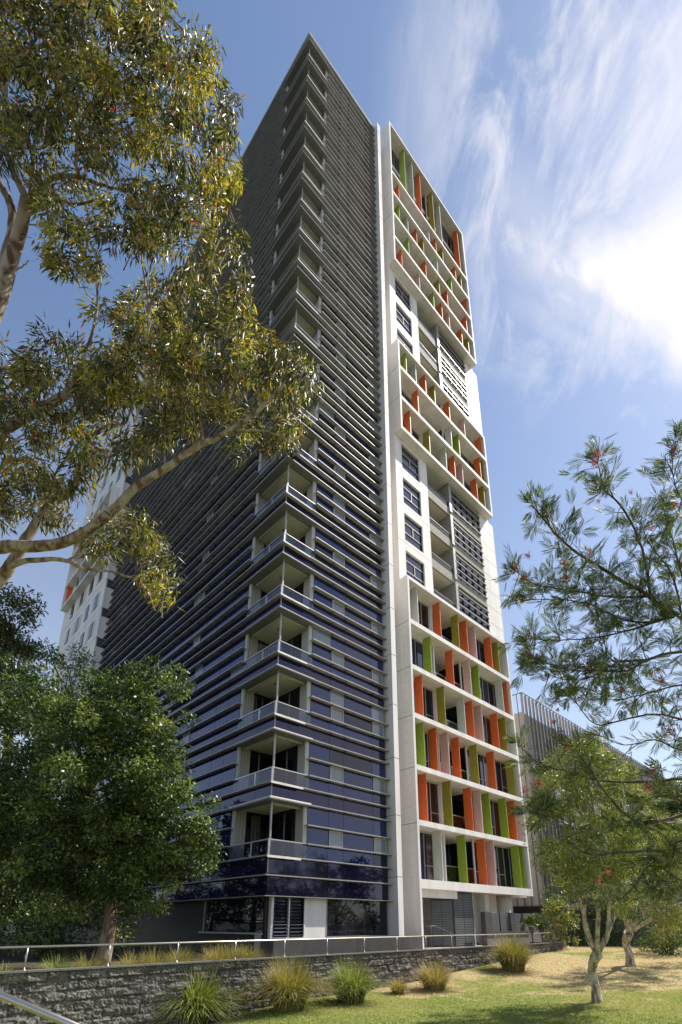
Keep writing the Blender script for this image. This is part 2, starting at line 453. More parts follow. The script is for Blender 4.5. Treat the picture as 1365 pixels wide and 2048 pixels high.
def frame_box(fr, rows, levels, ztop, bottom_t, seed):
    r = random.Random(seed)
    zb = levels[0]-bottom_t
    b = mb()
    t = .17
    fr.box(b, UL, UL+t, FV, 1.5, zb, ztop, M['white']); fr.box(b, UR-t, UR, FV, 1.5, zb, ztop, M['white'])
    fr.box(b, UL+t, UR-t, FV, 2.4, ztop-.22, ztop, M['white'])
    for i, z in enumerate(levels):
        th = bottom_t if i == 0 else .30
        fr.box(b, UL+t, UR-t, FV+(0 if i else 0), 2.4, z-th, z, M['white'])
    # floor joints on the shaded side wall
    for z in levels[1:]:
        fr.box(b, UL-.003, UL+.01, FV+.01, 1.4, z-.2, z-.175, M['joint'])
    z = zb+.55
    while z < ztop:
        fr.box(b, UL-.002, UL+.01, -.12, .16, z, z+.008, M['joint']); z += .62
    root = b.build('projecting_frame', tower)
    tops = levels[1:]+[ztop]
    for i, row in enumerate(rows):
        z0 = levels[i]; z1 = tops[i]-(.30 if i < len(rows)-1 else .22)
        tall = z1-z0 > 4
        # glazing
        g = mb()
        dy = .62
        segs = [(UL+t, 12.55), (15.75, UR-t)]
        for a, c in segs:
            n = max(2, round((c-a)/.8)); w = (c-a)/n
            for j in range(n):
                mt = r.choice(['vision', 'darkglass', 'darkglass', 'maroon', 'vision'])
                x0, x1 = a+j*w, a+(j+1)*w
                zz1 = z1-.12
                if fr.fl: g.quad((dy-.75, x1+19.4, z0), (dy-.75, x0+19.4, z0), (dy-.75, x0+19.4, zz1), (dy-.75, x1+19.4, zz1), M[mt])
                else: g.quad((x0, dy, z0), (x1, dy, z0), (x1, dy+r.uniform(-.006, .006), zz1), (x0, dy, zz1), M[mt])
                fr.box(g, x0-.025, x0+.025, dy-.05, dy-.005, z0, zz1, M['alu'])
                if j % 2 == (i % 2): fr.box(g, x0+.03, x1-.03, dy-.04, dy-.005, z0+.85, z0+.90, M['alu'])
            fr.box(g, a, c, dy-.05, dy+.1, zz1, z1, M['jamb'])
            fr.box(g, a, c, dy+.02, dy+.1, z0, zz1, M['darkalu'])
        # balcony recess walls
        fr.box(g, 12.6, 12.72, .40, 2.4, z0, z1, M['white']); fr.box(g, 15.6, 15.75, .40, 2.4, z0, z1, M['white'])
        fr.box(g, 12.75, 15.57, 2.2, 2.25, z0, z1-.15, M['darkglass'])
        fr.box(g, 14.1, 14.18, 2.14, 2.19, z0, z1-.15, M['alu'])
        fr.box(g, 15.575, 15.595, .45, 2.18, z0, z1-.12, M['darkglass']); fr.box(g, 15.56, 15.59, .38, .44, z0, z1, M['jamb'])
        g.build('glazing', root)
        q = mb()
        fr.box(q, 12.75, 15.55, .42, .435, z0+.08, z0+.95, M['balglass']); fr.box(q, 12.75, 15.55, .40, .46, z0+.95, z0+1.0, M['steel'])
        q.build('balustrade', root)
        if tall:
            q = mb(); fr.box(q, UL+t, UR-t, .55, .75, z0+4.2, z0+4.6, M['white']); q.build('beam', root)
        for cc, u in row:
            f = mb(); w = .10
            u = min(u+.22+.012*(u-9), 20.99); u0 = u-w
            fr.box(f, u0, u, -.20, .34, z0+.001, z1-.001, M[CM[cc]])
            fr.box(f, u0+.02, u-.02, -.23, -.20, z0+.001, z1-.001, M[CM[cc]])
            f.build('coloured_fin', root); nfin[0] += 1
    return root
S = Frame(False)
LV = [slabz(k) for k in range(7)]
frame_box(S, [ROWS['L%d' % i] for i in range(1, 7)], LV[:6], 20.78, .46, 1)
MVv = [33.30, slabz(11), slabz(12)]
frame_box(S, [ROWS['M%d' % i] for i in (1, 2, 3)], [33.36, 36.35, 39.45], 42.15, .28, 2)
frame_box(S, [ROWS['T%d' % i] for i in (1, 2, 3, 4, 5)], [51.75, 54.75, 57.9, 60.95, 63.95], 71.5, .28, 3)

# block body
b = mb()
b.box(9.3, WR, 2.4, 13, ZB, 71.2, M['white'])
# infill walls (left strip) with window holes
INF = [(20.78, 33.08, (21.1, 24.2, 27.3, 30.4)), (42.15, 51.47, (42.5, 45.6, 48.7))]
for z0, z1, decks in INF:
    wins = [(9.92, 11.9, d+.10, min(d+2.35, z1+5)) for d in decks]
    wallholes(b, S, 9.2, 12.8, z0, z1, WV, 2.4, [(w_[0], w_[1], w_[2], min(w_[3], z1-.001)) for w_ in wins], M['white'])
    b.box(19.95, WR, WV, 2.4, z0, z1, M['white'])
    for d in decks:
        b.box(20.0, WR+.003, WV-.003, WV+.1, d-.16, d-.14, M['joint']); b.box(9.2, 12.8, WV-.003, WV+.1, d-.16, d-.145, M['joint'])
        b.box(20.0, WR+.003, WV-.003, WV+.1, d+1.4, d+1.42, M['joint'])
for z0, z1 in ((1.7, 20.77), (33.08, 42.14), (51.47, 71.4)):
    b.box(9.22, 9.30, 1.49, 2.5, z0, z1, M['white'])
    b.box(21.19, 21.5, 1.0, 2.4, z0, z1, M['white'])
    b.box(21.22, WR-.01, .6, 2.4, z0, z1, M['white'])
b.build('rendered_wall', tower)
# punched windows, balconies and gridded screens
for z0, z1, decks in INF:
    for d in decks:
        zt = min(d+2.35, z1-.002)
        w = mb()
        y = WV+.16
        w.box(9.92, 9.99, y-.06, y+.02, d+.1, zt, M['darkalu']); w.box(11.83, 11.9, y-.06, y+.02, d+.1, zt, M['darkalu'])
        w.box(9.99, 11.83, y-.07, y+.02, d+.1, d+.16, M['darkalu'])
        if zt > d+1.7: w.box(9.99, 11.83, y-.06, y-.01, d+1.62, d+1.68, M['jamb'])
        w.box(9.99, 11.83, y-.06, y-.01, d+.82, d+.88, M['jamb'])
        if zt > d+1.62: w.box(10.9, 10.96, y-.06, y-.01, d+.88, d+1.62, M['jamb'])
        wo = w.build('window', tower)
        p = mb(); pane_A(p, 9.95, 11.87, d+.12, zt, M['vision'], y); p.box(9.93, 11.89, y+.03, y+.05, d+.11, zt-.001, M['darkalu']); p.build('pane', wo)
        # balcony
        q = mb()
        q.box(12.8, 19.95, WV+.02, 2.4, d-.42, d-.10, M['cream'])
        q.box(12.8, 19.95, WV-.0, WV+.12, d-.45, d+.25, M['aggregate'])
        q.box(12.85, 15.5, 2.2, 2.3, d-.1, min(d+2.6, z1), M['darkglass'])
        bo = q.build('recessed_balcony', tower)
        q = mb()
        q.box(12.85, 15.45, WV+.03, WV+.05, d+.25, d+.75, M['balglass']); q.box(12.85, 15.45, WV+.0, WV+.08, d+.75, d+.79, M['alu'])
        q.build('balustrade', bo)
        # screen
        q = mb()
        zt2 = min(d+2.2, z1-.01); h0 = d+.28
        q.box(15.45, 15.75, WV-.10, 1.6, d-.1, min(d+2.66, z1), M['alu'])
        q.box(15.75, 19.9, WV+.12, WV+.16, h0, min(d+2.6, z1), M['darkalu'])
        nb = 5; wd = (19.9-15.75)/nb
        for j in range(nb):
            pane_A(q, 15.75+j*wd+.05, 15.75+(j+1)*wd-.05, h0, zt2, M['vision'], WV+.1)
        for j in range(nb+1):
            uu = 15.75+j*wd
            q.box(uu-.03, uu+.03, WV, WV+.11, h0, zt2, M['darkalu'])
        for zq in (h0+.02, h0+.62, h0+1.28, zt2-.08):
            if zq < zt2: q.box(15.7, 19.93, WV-.12, WV-.02, zq, zq+.07, M['alu'])
        q.build('screened_window', tower)

# ground floor under the lowest frame
b = mb()
b.box(9.2, 9.37, FV, 2.4, ZB-.2, 1.72, M['white'])
b.box(9.37, 12.9, -.1, .1, 1.30, 1.72, M['white'])
b.box(9.5, 12.0, 2.0, 2.38, ZB, 1.72, M['white'])
b.box(14.55, 14.75, .1, .35, ZB, 1.72, M['white'])
b.box(16.5, 17.0, .4, 1.0, ZB, 1.72, M['white'])
b.build('ground_floor_wall', tower)
b = mb(); b.tube([(19.3, .7, ZB), (19.3, .7, 1.72)], .5, M['cream'], 24); b.build('column', tower)
b = mb()
b.box(14.9, 16.3, 1.9, 2.0, -.9, 1.4, M['darkglass']); b.box(15.5, 15.56, 1.85, 1.9, -.9, 1.4, M['alu']); b.box(14.9, 14.96, 1.85, 1.9, -.9, 1.4, M['alu'])
b.build('glass_door', tower)
def gate(u0, u1, v0, v1, z0, z1, n):
    g = mb(); d = Vector((u1-u0, v1-v0, 0)); ln = d.length; a = math.atan2(d.y, d.x)
    rot = Matrix.Translation((u0, v0, 0)) @ Matrix.Rotation(a, 4, 'Z')
    g.box(0, .06, -.03, .03, z0, z1, M['darkalu'], rot); g.box(ln-.06, ln, -.03, .03, z0, z1, M['darkalu'], rot)
    g.box(ln/2-.02, ln/2+.02, -.03, .03, z0, z1, M['darkalu'], rot)
    g.box(.06, ln-.06, -.03, .03, z1-.05, z1, M['darkalu'], rot)
    for i in range(n):
        zz = z0+.05+(z1-z0-.12)*i/n
        g.box(.06, ln-.06, -.022, .022, zz, zz+(z1-z0)/n*.55, GATE, rot)
    g.box(.06, ln-.06, .028, .034, z0, z1-.05, M['joint'], rot)
    return g.build('slatted_gate', tower)
GATE = paint('slate_slats', (.17, .185, .185), .55, .06, 3)
gate(11.7, 12.55, .9, .02, ZB+.02, 1.30, 26)
gate(12.6, 14.5, 0, 0, ZB+.02, 1.70, 30)
b = mb()
b.tube([(10.6, 1.94, .95), (10.6, 1.82, .95)], [.14, .10], M['cream'], 12); b.build('wall_lamp', tower)

# ---------------------------------------------------------------- far wing of the flank
Wf = Frame(True)
b = mb()
b.box(-.5, .8, VB+.02, 41.5, 2.0, 69, M['white']); b.box(-.3, .8, VB+.02, 41.5, ZB, 2.0, M['shadeblack'])
b.box(.8, 10, 28.02, 41.5, ZB, 69, M['white'])
for k in range(0, 22):
    z = Z0+FH*k
    b.box(-.503, -.48, VB+.02, 41.5, z-.03, z, M['joint'])
wing = b.build('wing_wall', tower)
b = mb(); z = Z0
b.box(-.52, .30, VB-.16, VB+.01, z-.1, z+2.1, M['white'])
b.box(-.40, .30, VB-.10, VB+.012, z+2.1, z+2.98, M['darkalu'])
wbal = b.build('wing_balcony', tower); wbal.location.z = FH
for k in range(2, 21): clone(wbal, None, FH*(k-1))
for a, c in ((28.6, 30.4), (31.6, 32.6), (33.8, 36.2), (37.6, 38.6)):
    w = mb(); z = Z0
    w.box(-.53, -.505, a, c, z+.7, z+2.3, M['palegrey'] if a in (28.6, 33.8) else M['darkglass'])
    w.box(-.56, -.53, (a+c)/2-.5, (a+c)/2+.3, z+.72, z+2.28, M['darkglass'])
    wo = w.build('wing_window', tower); wo.location.z = FH*2
    for k in range(3, 21): clone(wo, None, FH*(k-2))
WR_ = [[('w', 10.3), ('y', 12.5), ('w', 15.8), ('o', 20.3)], [('g', 11.3), ('w', 15.6), ('p', 18.0)], [('w', 12.0), ('g', 15.6), ('o', 19.0)]]
frame_box(Wf, WR_, [33.36, 36.35, 39.45], 42.15, .28, 12)
frame_box(Wf, [WR_[1], WR_[0]], [14.58, 17.68], 20.78, .28, 13)
#@@PART2
# ================================================================== world, sun
def look(x, y):
    a = (x-PX)/F; bb = (PY-y)/F
    return Vector((a, CT-bb*ST, ST+bb*CT)).normalized()
SAZ, SEL = R(67), R(54)      # from +Y towards +X
sd = Vector((math.sin(SAZ)*math.cos(SEL), math.cos(SAZ)*math.cos(SEL), math.sin(SEL)))
sun = bpy.data.lights.new('sun', 'SUN'); sun.energy = 5.0; sun.angle = R(.5); sun.color = (1, .93, .82)
so = bpy.data.objects.new('sun', sun); COL.objects.link(so)
so.rotation_euler = sd.to_track_quat('Z', 'Y').to_euler(); so.location = (0, 0, 60)
w = bpy.data.worlds.new('World'); scene.world = w; w.use_nodes = True
N = w.node_tree.nodes; Lk = w.node_tree.links
bg = N['Background']
sky = N.new('ShaderNodeTexSky'); sky.sky_type = 'NISHITA'; sky.sun_disc = False
sky.sun_elevation = SEL; sky.sun_rotation = SAZ
sky.air_density = 1.0; sky.dust_density = .4; sky.ozone_density = 1.6
tc = N.new('ShaderNodeTexCoord')
def node(t, **k):
    n = N.new(t)
    for a, v in k.items(): setattr(n, a, v)
    return n
def maths(op, a, b_=None, c=None, clamp=False):
    n = node('ShaderNodeMath', operation=op); n.use_clamp = clamp
    for i, x in enumerate((a, b_, c)):
        if x is None: continue
        if isinstance(x, (int, float)): n.inputs[i].default_value = x
        else: Lk.new(x, n.inputs[i])
    return n.outputs[0]
def sstep(x, lo, hi):
    n = node('ShaderNodeMapRange', interpolation_type='SMOOTHSTEP')
    Lk.new(x, n.inputs['Value']); n.inputs['From Min'].default_value = lo; n.inputs['From Max'].default_value = hi
    return n.outputs['Result']
gv = tc.outputs['Generated']
def dotd(v):
    n = node('ShaderNodeVectorMath', operation='DOT_PRODUCT'); Lk.new(gv, n.inputs[0]); n.inputs[1].default_value = v
    return n.outputs['Value']
# cirrus streaks live in a frame whose long axis runs along the streaks
A = look(1330, 60); Bq = look(1150, 620)
ax = (A-Bq).normalized(); cdir = look(1400, 600); az = ax.cross(cdir).normalized(); ay = az.cross(ax).normalized()
ca, cb, cc_ = dotd(ax), dotd(ay), dotd(az)
def noisex(sx, sy, sz, scale, det=8, dist=0.6, off=0):
    cm = node('ShaderNodeCombineXYZ')
    Lk.new(maths('MULTIPLY', ca, sx), cm.inputs[0]); Lk.new(maths('MULTIPLY', cb, sy), cm.inputs[1]); Lk.new(maths('MULTIPLY_ADD', cc_, sz, off), cm.inputs[2])
    n = node('ShaderNodeTexNoise'); Lk.new(cm.outputs[0], n.inputs['Vector'])
    n.inputs['Scale'].default_value = scale; n.inputs['Detail'].default_value = det; n.inputs['Distortion'].default_value = dist; n.inputs['Roughness'].default_value = .62
    return n.outputs['Fac']
streak = noisex(.75, 1.3, 1.3, 2.6, 10, 1.9)
fine = noisex(.9, 1.7, 1.8, 6.5, 10, 1.4, 3.1)
puff = noisex(1, 1, 1, 3.2, 9, .5, 7.7)
# broad bank on the right: a wedge between two great circles
def side(p, q, inside_pt):
    n = look(*p).cross(look(*q)).normalized()
    if n.dot(look(*inside_pt)) < 0: n = -n
    return dotd(n)
s1 = side((950, 470), (1365, 775), (1365, 550)); s2 = side((960, 540), (1365, 290), (1365, 550))
nz1 = maths('MULTIPLY', maths('SUBTRACT', puff, .5), .16); nz2 = maths('MULTIPLY', maths('SUBTRACT', puff, .5), .30)
bank = maths('MULTIPLY', sstep(maths('ADD', s1, nz1), -.010, .042), sstep(maths('ADD', s2, nz2), -.05, .08))
right = sstep(dotd(look(1365, 400)), .2, .6)
bank = maths('MULTIPLY', maths('MULTIPLY', bank, right), maths('MULTIPLY_ADD', sstep(puff, .35, .6), .15, .85))
d2 = dotd(look(1380, 200)); zone = sstep(d2, .932, .990)
nn = sstep(streak, .45, .63)
nf = sstep(fine, .43, .66)
wis = maths('MULTIPLY', zone, maths('MULTIPLY_ADD', nn, .52, maths('MULTIPLY', nf, .38)), clamp=True)
def tongue(p, q, wid, l0, l1, amp):
    a_, b__ = look(*p), look(*q); nrm = a_.cross(b__).normalized(); t = (b__-a_).normalized()
    dd = maths('ABSOLUTE', maths('ADD', dotd(nrm), maths('MULTIPLY', maths('SUBTRACT', puff, .5), wid*2.6)))
    m1 = maths('SUBTRACT', 1.0, sstep(dd, 0.0, wid))
    m2 = sstep(dotd(t), a_.dot(t)-.02, a_.dot(t)+l0); m3 = maths('SUBTRACT', 1.0, sstep(dotd(t), b__.dot(t)-l1, b__.dot(t)+.02))
    return maths('MULTIPLY', maths('MULTIPLY', maths('MULTIPLY', m1, amp), maths('MULTIPLY_ADD', nf, .5, .6)), maths('MULTIPLY', m2, m3))
t1 = tongue((1190, 430), (1400, 60), .030, .06, .1, .75)
t2 = tongue((900, 350), (1250, 560), .060, .10, .10, .42)
t3 = tongue((940, 460), (1400, 640), .080, .12, .02, .60)
t4 = tongue((960, 570), (1260, 730), .035, .1, .1, .35)
cl = bank
for t in (wis, t1, t2, t3, t4): cl = maths('MAXIMUM', cl, t)
cl = maths('MINIMUM', cl, 1.0)
haze = maths('MULTIPLY', sstep(dotd(Vector((0, 0, 1))), .90, 0.05), .34)
cl = maths('MAXIMUM', cl, haze)
up = sstep(dotd(Vector((0, 0, 1))), -.02, .12)
cl = maths('MULTIPLY', cl, up)
mx = node('ShaderNodeMix', data_type='RGBA'); Lk.new(cl, mx.inputs['Factor']); Lk.new(sky.outputs[0], mx.inputs['A'])
mx.inputs['B'].default_value = (6.3, 6.15, 6.25, 1)
Lk.new(mx.outputs['Result'], bg.inputs['Color']); bg.inputs['Strength'].default_value = .125
scene.view_settings.view_transform = 'Standard'; scene.view_settings.look = 'None'
scene.view_settings.exposure = .47; scene.view_settings.gamma = 1
scene.render.engine = 'CYCLES'
scene.cycles.max_bounces = 6; scene.cycles.transparent_max_bounces = 12
scene.cycles.use_denoising = True

# ================================================================== ground
def gh(x, y):
    """lawn height (rel to the lens)"""
    t = min(1, max(0, (y-16.5)/12)); s = t*t*(3-2*t)
    lw_ = min(1, max(0, (-1.2-x)/4)); lw_ = lw_*lw_*(3-2*lw_)
    return -2.03-.55*lw_+.80*s+.05*math.sin(x*.45+1)*math.sin(y*.31)
def frng(a, b_, st):
    out = []; v = a
    while v < b_-1e-6: out.append(v); v += st
    return out+[b_]
def lawn():
    xs = frng(-24, 34, .6)
    ys = frng(-8, 34, .6)
    V = []; 
    for y in ys:
        for x in xs:
            lx = (x-CX)*math.cos(AZ)+(y-CY)*math.sin(AZ); ly = -(x-CX)*math.sin(AZ)+(y-CY)*math.cos(AZ)
            z = gh(x, y) if -60 < y < 60 else (-1.23 if y > 0 else -2.0)
            if ly > -4.6 and lx < 15.0 and y < 60 and x > -90: z = min(z, -2.0)      # tucked under the terrace
            V.append((x, y, z+H0))
    nx = len(xs); Fq = []
    for j in range(len(ys)-1):
        for i in range(nx-1):
            a = j*nx+i; Fq.append((a, a+1, a+nx+1, a+nx))
    m, nt, bs = newmat('lawn_grass'); N = nt.nodes; Lk = nt.links
    tc = N.new('ShaderNodeTexCoord')
    def nz(s, d=6, di=0):
        n = N.new('ShaderNodeTexNoise'); n.inputs['Scale'].default_value = s; n.inputs['Detail'].default_value = d; n.inputs['Distortion'].default_value = di
        Lk.new(tc.outputs['Object'], n.inputs['Vector']); return n.outputs['Fac']
    def ramp(f, st):
        r = N.new('ShaderNodeValToRGB'); el = r.color_ramp.elements
        while len(el) < len(st): el.new(.5)
        for e, (p, c) in zip(el, st): e.position = p; e.color = tuple(c)+(1,)
        Lk.new(f, r.inputs['Fac']); return r.outputs['Color']
    big = nz(.33, 4, .6); fine = nz(9, 8)
    g = ramp(fine, [(.25, (.10, .13, .03)), (.5, (.19, .22, .055)), (.75, (.32, .33, .11))])
    s = ramp(fine, [(.25, (.27, .205, .10)), (.5, (.43, .34, .18)), (.75, (.58, .49, .29))])
    sx = N.new('ShaderNodeSeparateXYZ'); Lk.new(tc.outputs['Object'], sx.inputs[0])
    mr = N.new('ShaderNodeMapRange'); Lk.new(sx.outputs['Y'], mr.inputs['Value']); mr.inputs['From Min'].default_value = 12.5; mr.inputs['From Max'].default_value = 20
    mr.inputs['To Min'].default_value = -.30; mr.inputs['To Max'].default_value = .08
    ad = N.new('ShaderNodeMath'); ad.operation = 'ADD'; Lk.new(big, ad.inputs[0]); Lk.new(mr.outputs[0], ad.inputs[1])
    ad2 = N.new('ShaderNodeMath'); ad2.operation = 'MULTIPLY_ADD'; Lk.new(nz(2.5, 6), ad2.inputs[0]); ad2.inputs[1].default_value = .3; Lk.new(ad.outputs[0], ad2.inputs[2])
    r2 = ramp(ad2.outputs[0], [(.55, (0, 0, 0)), (.67, (1, 1, 1))])
    mxx = N.new('ShaderNodeMix'); mxx.data_type = 'RGBA'; Lk.new(r2, mxx.inputs['Factor']); Lk.new(g, mxx.inputs['A']); Lk.new(s, mxx.inputs['B'])
    Lk.new(mxx.outputs['Result'], bs.inputs['Base Color']); bs.inputs['Roughness'].default_value = .95; bs.inputs['Specular IOR Level'].default_value = .1
    bp = N.new('ShaderNodeBump'); bp.inputs['Strength'].default_value = .7; bp.inputs['Distance'].default_value = .06
    Lk.new(nz(28, 6), bp.inputs['Height']); Lk.new(bp.outputs[0], bs.inputs['Normal'])
    npmesh('lawn', V, Fq, m, smooth=True, kind='structure')
lawn()
M['earth'] = paint('far_ground', (.085, .09, .06), .95, .3, .08, .3, bscale=2)
def ground():
    b = MB()
    for (x0, x1, y0, y1) in ((-1500, 1500, -1500, -8), (-1500, -24, -8, 34), (34, 1500, -8, 34), (-1500, 1500, 34, 2500)):
        b.quad((x0, y0, H0-1.26 if y0 >= 34 else H0-2.05), (x1, y0, H0-1.26 if y0 >= 34 else H0-2.05), (x1, y1, H0-1.26 if y0 >= 34 else H0-2.05), (x0, y1, H0-1.26 if y0 >= 34 else H0-2.05), M['earth'])
    b.build('ground', kind='structure')
ground()
M['soil'] = paint('garden_mulch', (.075, .055, .04), .95, .4, 12, .6)
M['paving'] = paint('concrete_paving', (.42, .39, .35), .85, .1, 2, .1)
def flatpoly(name, pts, mat, kind='structure', **k):
    b = MB(); n = len(pts); b.v = [tuple(p) for p in pts]; b.f = [tuple(range(n))]; b.m = [b.mi(mat)]; b.smooth = [False]
    return b.build(name, kind=kind, **k)
flatpoly('terrace', [U(-28, -4.72, ZB-.02), U(15.1, -4.72, ZB-.02), U(15.1, -3.2, ZB-.02), U(30, -3.2, ZB-.02), U(30, 60, ZB-.02), U(-28, 60, ZB-.02)], M['soil'])
flatpoly('terrace_paving', [U(8.4, -4.5, ZB-.008), U(15.0, -4.5, ZB-.008), U(15.0, -3.1, ZB-.008), U(24, -3.1, ZB-.008), U(24, 3, ZB-.008), U(8.4, 3, ZB-.008)], M['paving'])
flatpoly('footpath', [(11.5, 33, H0-1.215), (40, 33, H0-1.215), (40, 37, H0-1.215), (11.5, 37, H0-1.215)], M['paving'])

# ---------------------------------------------------------------- retaining wall
def retaining():
    m, nt, bs = newmat('split_face_block'); N = nt.nodes; Lk = nt.links
    at = N.new('ShaderNodeAttribute'); at.attribute_name = 'blk'
    tc = N.new('ShaderNodeTexCoord'); n = N.new('ShaderNodeTexNoise'); n.inputs['Scale'].default_value = 22; n.inputs['Detail'].default_value = 9
    Lk.new(tc.outputs['Object'], n.inputs['Vector'])
    r = N.new('ShaderNodeValToRGB'); e = r.color_ramp.elements
    e[0].position = .3; e[0].color = (.04, .037, .036, 1); e[1].position = .68; e[1].color = (.25, .225, .215, 1)
    Lk.new(n.outputs['Fac'], r.inputs['Fac'])
    mu = N.new('ShaderNodeMix'); mu.data_type = 'RGBA'; mu.blend_type = 'MULTIPLY'; mu.inputs['Factor'].default_value = 1
    Lk.new(r.outputs['Color'], mu.inputs['A']); Lk.new(at.outputs['Color'], mu.inputs['B']); Lk.new(mu.outputs['Result'], bs.inputs['Base Color'])
    bs.inputs['Roughness'].default_value = .9
    bp = N.new('ShaderNodeBump'); bp.inputs['Strength'].default_value = .8; bp.inputs['Distance'].default_value = .04
    n2 = N.new('ShaderNodeTexNoise'); n2.inputs['Scale'].default_value = 30; n2.inputs['Detail'].default_value = 6; Lk.new(tc.outputs['Object'], n2.inputs['Vector'])
    Lk.new(n2.outputs['Fac'], bp.inputs['Height']); Lk.new(bp.outputs[0], bs.inputs['Normal'])
    u0, u1, z1 = -15.0, 15.1, -.93; CH = .2; BL = .4; nz_ = 8
    st = .04
    nu = int((u1-u0)/st)+1; nzv = nz_*5+1
    V = []; C = []
    rb = random.Random(5); tone = {}; tilt = {}
    for j in range(nzv):
        zl = j*CH/5; row = min(int(j/5), nz_-1); zz = z1-zl
        for i in range(nu):
            u = u0+i*st
            off = .2 if row % 2 else 0
            bi = int((u-u0+off)/BL); key = (row, bi)
            if key not in tone: tone[key] = rb.uniform(.65, 1.25); tilt[key] = (rb.uniform(-.02, .02), rb.uniform(-.05, .05), rb.uniform(-.05, .05))
            fu = ((u-u0+off) % BL)/BL; fz = (j % 5)/5
            joint = (j % 5 == 0) or fu < .07
            t = tilt[key]
            d = max(-.03, t[0]+t[1]*(fu-.5)+t[2]*(fz-.5)+.035*mnoise.noise(Vector((u*6, row*9.1, zl*9)))+.03*mnoise.noise(Vector((u*17, row*3.1, zl*21))))
            if joint: d = d*.4-.018
            v = -4.85-d*1.0-.02*0
            V.append(U(u, v, zz)); C.append(tone[key]*(.62 if joint else 1))
    Fq = [(j*nu+i, (j+1)*nu+i, (j+1)*nu+i+1, j*nu+i+1) for j in range(nzv-1) for i in range(nu-1)]
    root = empty('retaining_wall', U(0, -4.85, -2.1), AZ, label='low wall of rough split-face dark grey blocks along the lawn', cat='retaining wall')
    o = npmesh('block_face', [tuple(v) for v in V], Fq, m, root, world=True)
    ca_ = o.data.color_attributes.new('blk', 'FLOAT_COLOR', 'POINT')
    ca_.data.foreach_set('color', np.repeat(np.array(C, dtype=np.float32), 4))
    b = MB(); L = lambda z: z+2.1
    b.box(u0, u1, -.02+0, .15, 0, L(-.95), m)
    b.box(u1-.10, u1+.04, 0.0, 1.7, 0, L(-.94), m)
    b.box(u1+.04, u1+1.2, 1.2, 1.6, 0.2, L(-1.08), m)
    # remove overlap with the displaced face by sitting behind it
    for i, v in enumerate(b.v): b.v[i] = (v[0], v[1]+.09, v[2])
    b.build('backing', root)
    b = MB(); x = u0
    while x < u1:
        b.box(x, min(x+.59, u1), -.05, .2, L(-.93), L(-.895)+rb.uniform(-.003, .003), M['midgrey']); x += .6
    b.build('coping', root)
retaining()

# ---------------------------------------------------------------- rails
def rail_run(name, pts, posts, label, r=.024, ph=.45):
    root = empty(name, pts[0], 0, label=label, cat='handrail')
    o0 = Vector(pts[0])
    b = MB(); b.tube([Vector(p)-o0 for p in pts], r, M['steel'], 10); b.build('rail', root)
    for p in posts:
        b = MB(); q = Vector(p)-o0
        b.tube([q-Vector((0, 0, ph)), q-Vector((0, 0, .0))], .019, M['steel'], 8)
        b.tube([q-Vector((0, 0, ph)), q-Vector((0, 0, ph-.02))], .045, M['steel'], 10)
        b.build('post', root)
rail_run('knee_rail', [U(-15, -4.8, -.45), U(-4, -4.8, -.45), U(4, -4.8, -.45), U(13.4, -4.8, -.45), U(13.6, -4.8, -.5), U(13.75, -4.8, -.88)],
         [U(-13.9+1.62*i, -4.8, -.45) for i in range(17)], 'long low steel rail with short posts on top of the block wall')
rail_run('stair_rail', [U(13.9, -4.6, -.42), U(15.0, -4.4, -.47), U(15.4, -4.3, -.62), U(16.8, -4.2, -1.0), U(16.85, -4.2, -1.4)],
         [U(15.1, -4.4, -.45), U(16.4, -4.25, -.9)], 'short sloping steel rail at the far end of the block wall', ph=.55)
p0, p1 = P(-260, 1880, 4.5), P(330, 2128, 3.3)
rail_run('foreground_handrail', [p0, p1], [p0.lerp(p1, .05), p0.lerp(p1, .93)], 'thick brown steel pipe handrail sloping down in the near left corner', r=.026, ph=.8)

# ---------------------------------------------------------------- entry planter, pots, stair rail
def planter():
    root = empty('planter_wall', U(14.8, -.6, ZB), AZ, label='low grey rendered planter wall with slatted panels beside the entry gates', cat='planter')
    b = MB(); L = lambda z: z-ZB
    b.box(-.25, .45, -.15, .15, L(-.44), L(.62), M['plinth'])
    b.box(2.55, 3.1, -.15, .15, L(-.44), L(.62), M['plinth'])
    b.box(4.15, 5.6, -.15, .15, L(-.44), L(.6), M['midgrey'])
    b.box(-.25, 4.5, -.2, .2, L(-.70), L(-.44), M['plinth'])
    b.box(-.25, 6.9, -.17, .17, L(-1.25), L(-.70), M['midgrey'])
    b.box(4.5, 6.9, -.17, .17, L(-.70), L(-.44), M['midgrey'])
    b.build('wall', root)
    for a, c in ((.45, 1.4), (1.55, 2.55), (3.1, 4.15)):
        q = MB(); n = 11
        for i in range(n):
            z = L(-.42)+i*.092; q.box(a, c, -.03, .03, z, z+.06, GATE)
        q.box(a-.03, a+.03, -.04, .04, L(-.44), L(.6), M['darkalu'])
        q.box(a, c, .035, .045, L(-.44), L(.58), M['joint'])
        q.build('slat_panel', root)
planter()
rail_run('entry_handrail', [U(9.7, -.3, -.13), U(10.5, -.3, -.13), U(11.6, -.6, -.55)], [U(10.1, -.3, -.13), U(11.0, -.4, -.32)], 'short black handrail beside the white entry wall', r=.03, ph=1.0)
for n_ in bpy.data.objects:
    if n_.parent and n_.parent.name == 'entry_handrail' and n_.type == 'MESH':
        n_.data.materials.clear(); n_.data.materials.append(M['darkalu'])
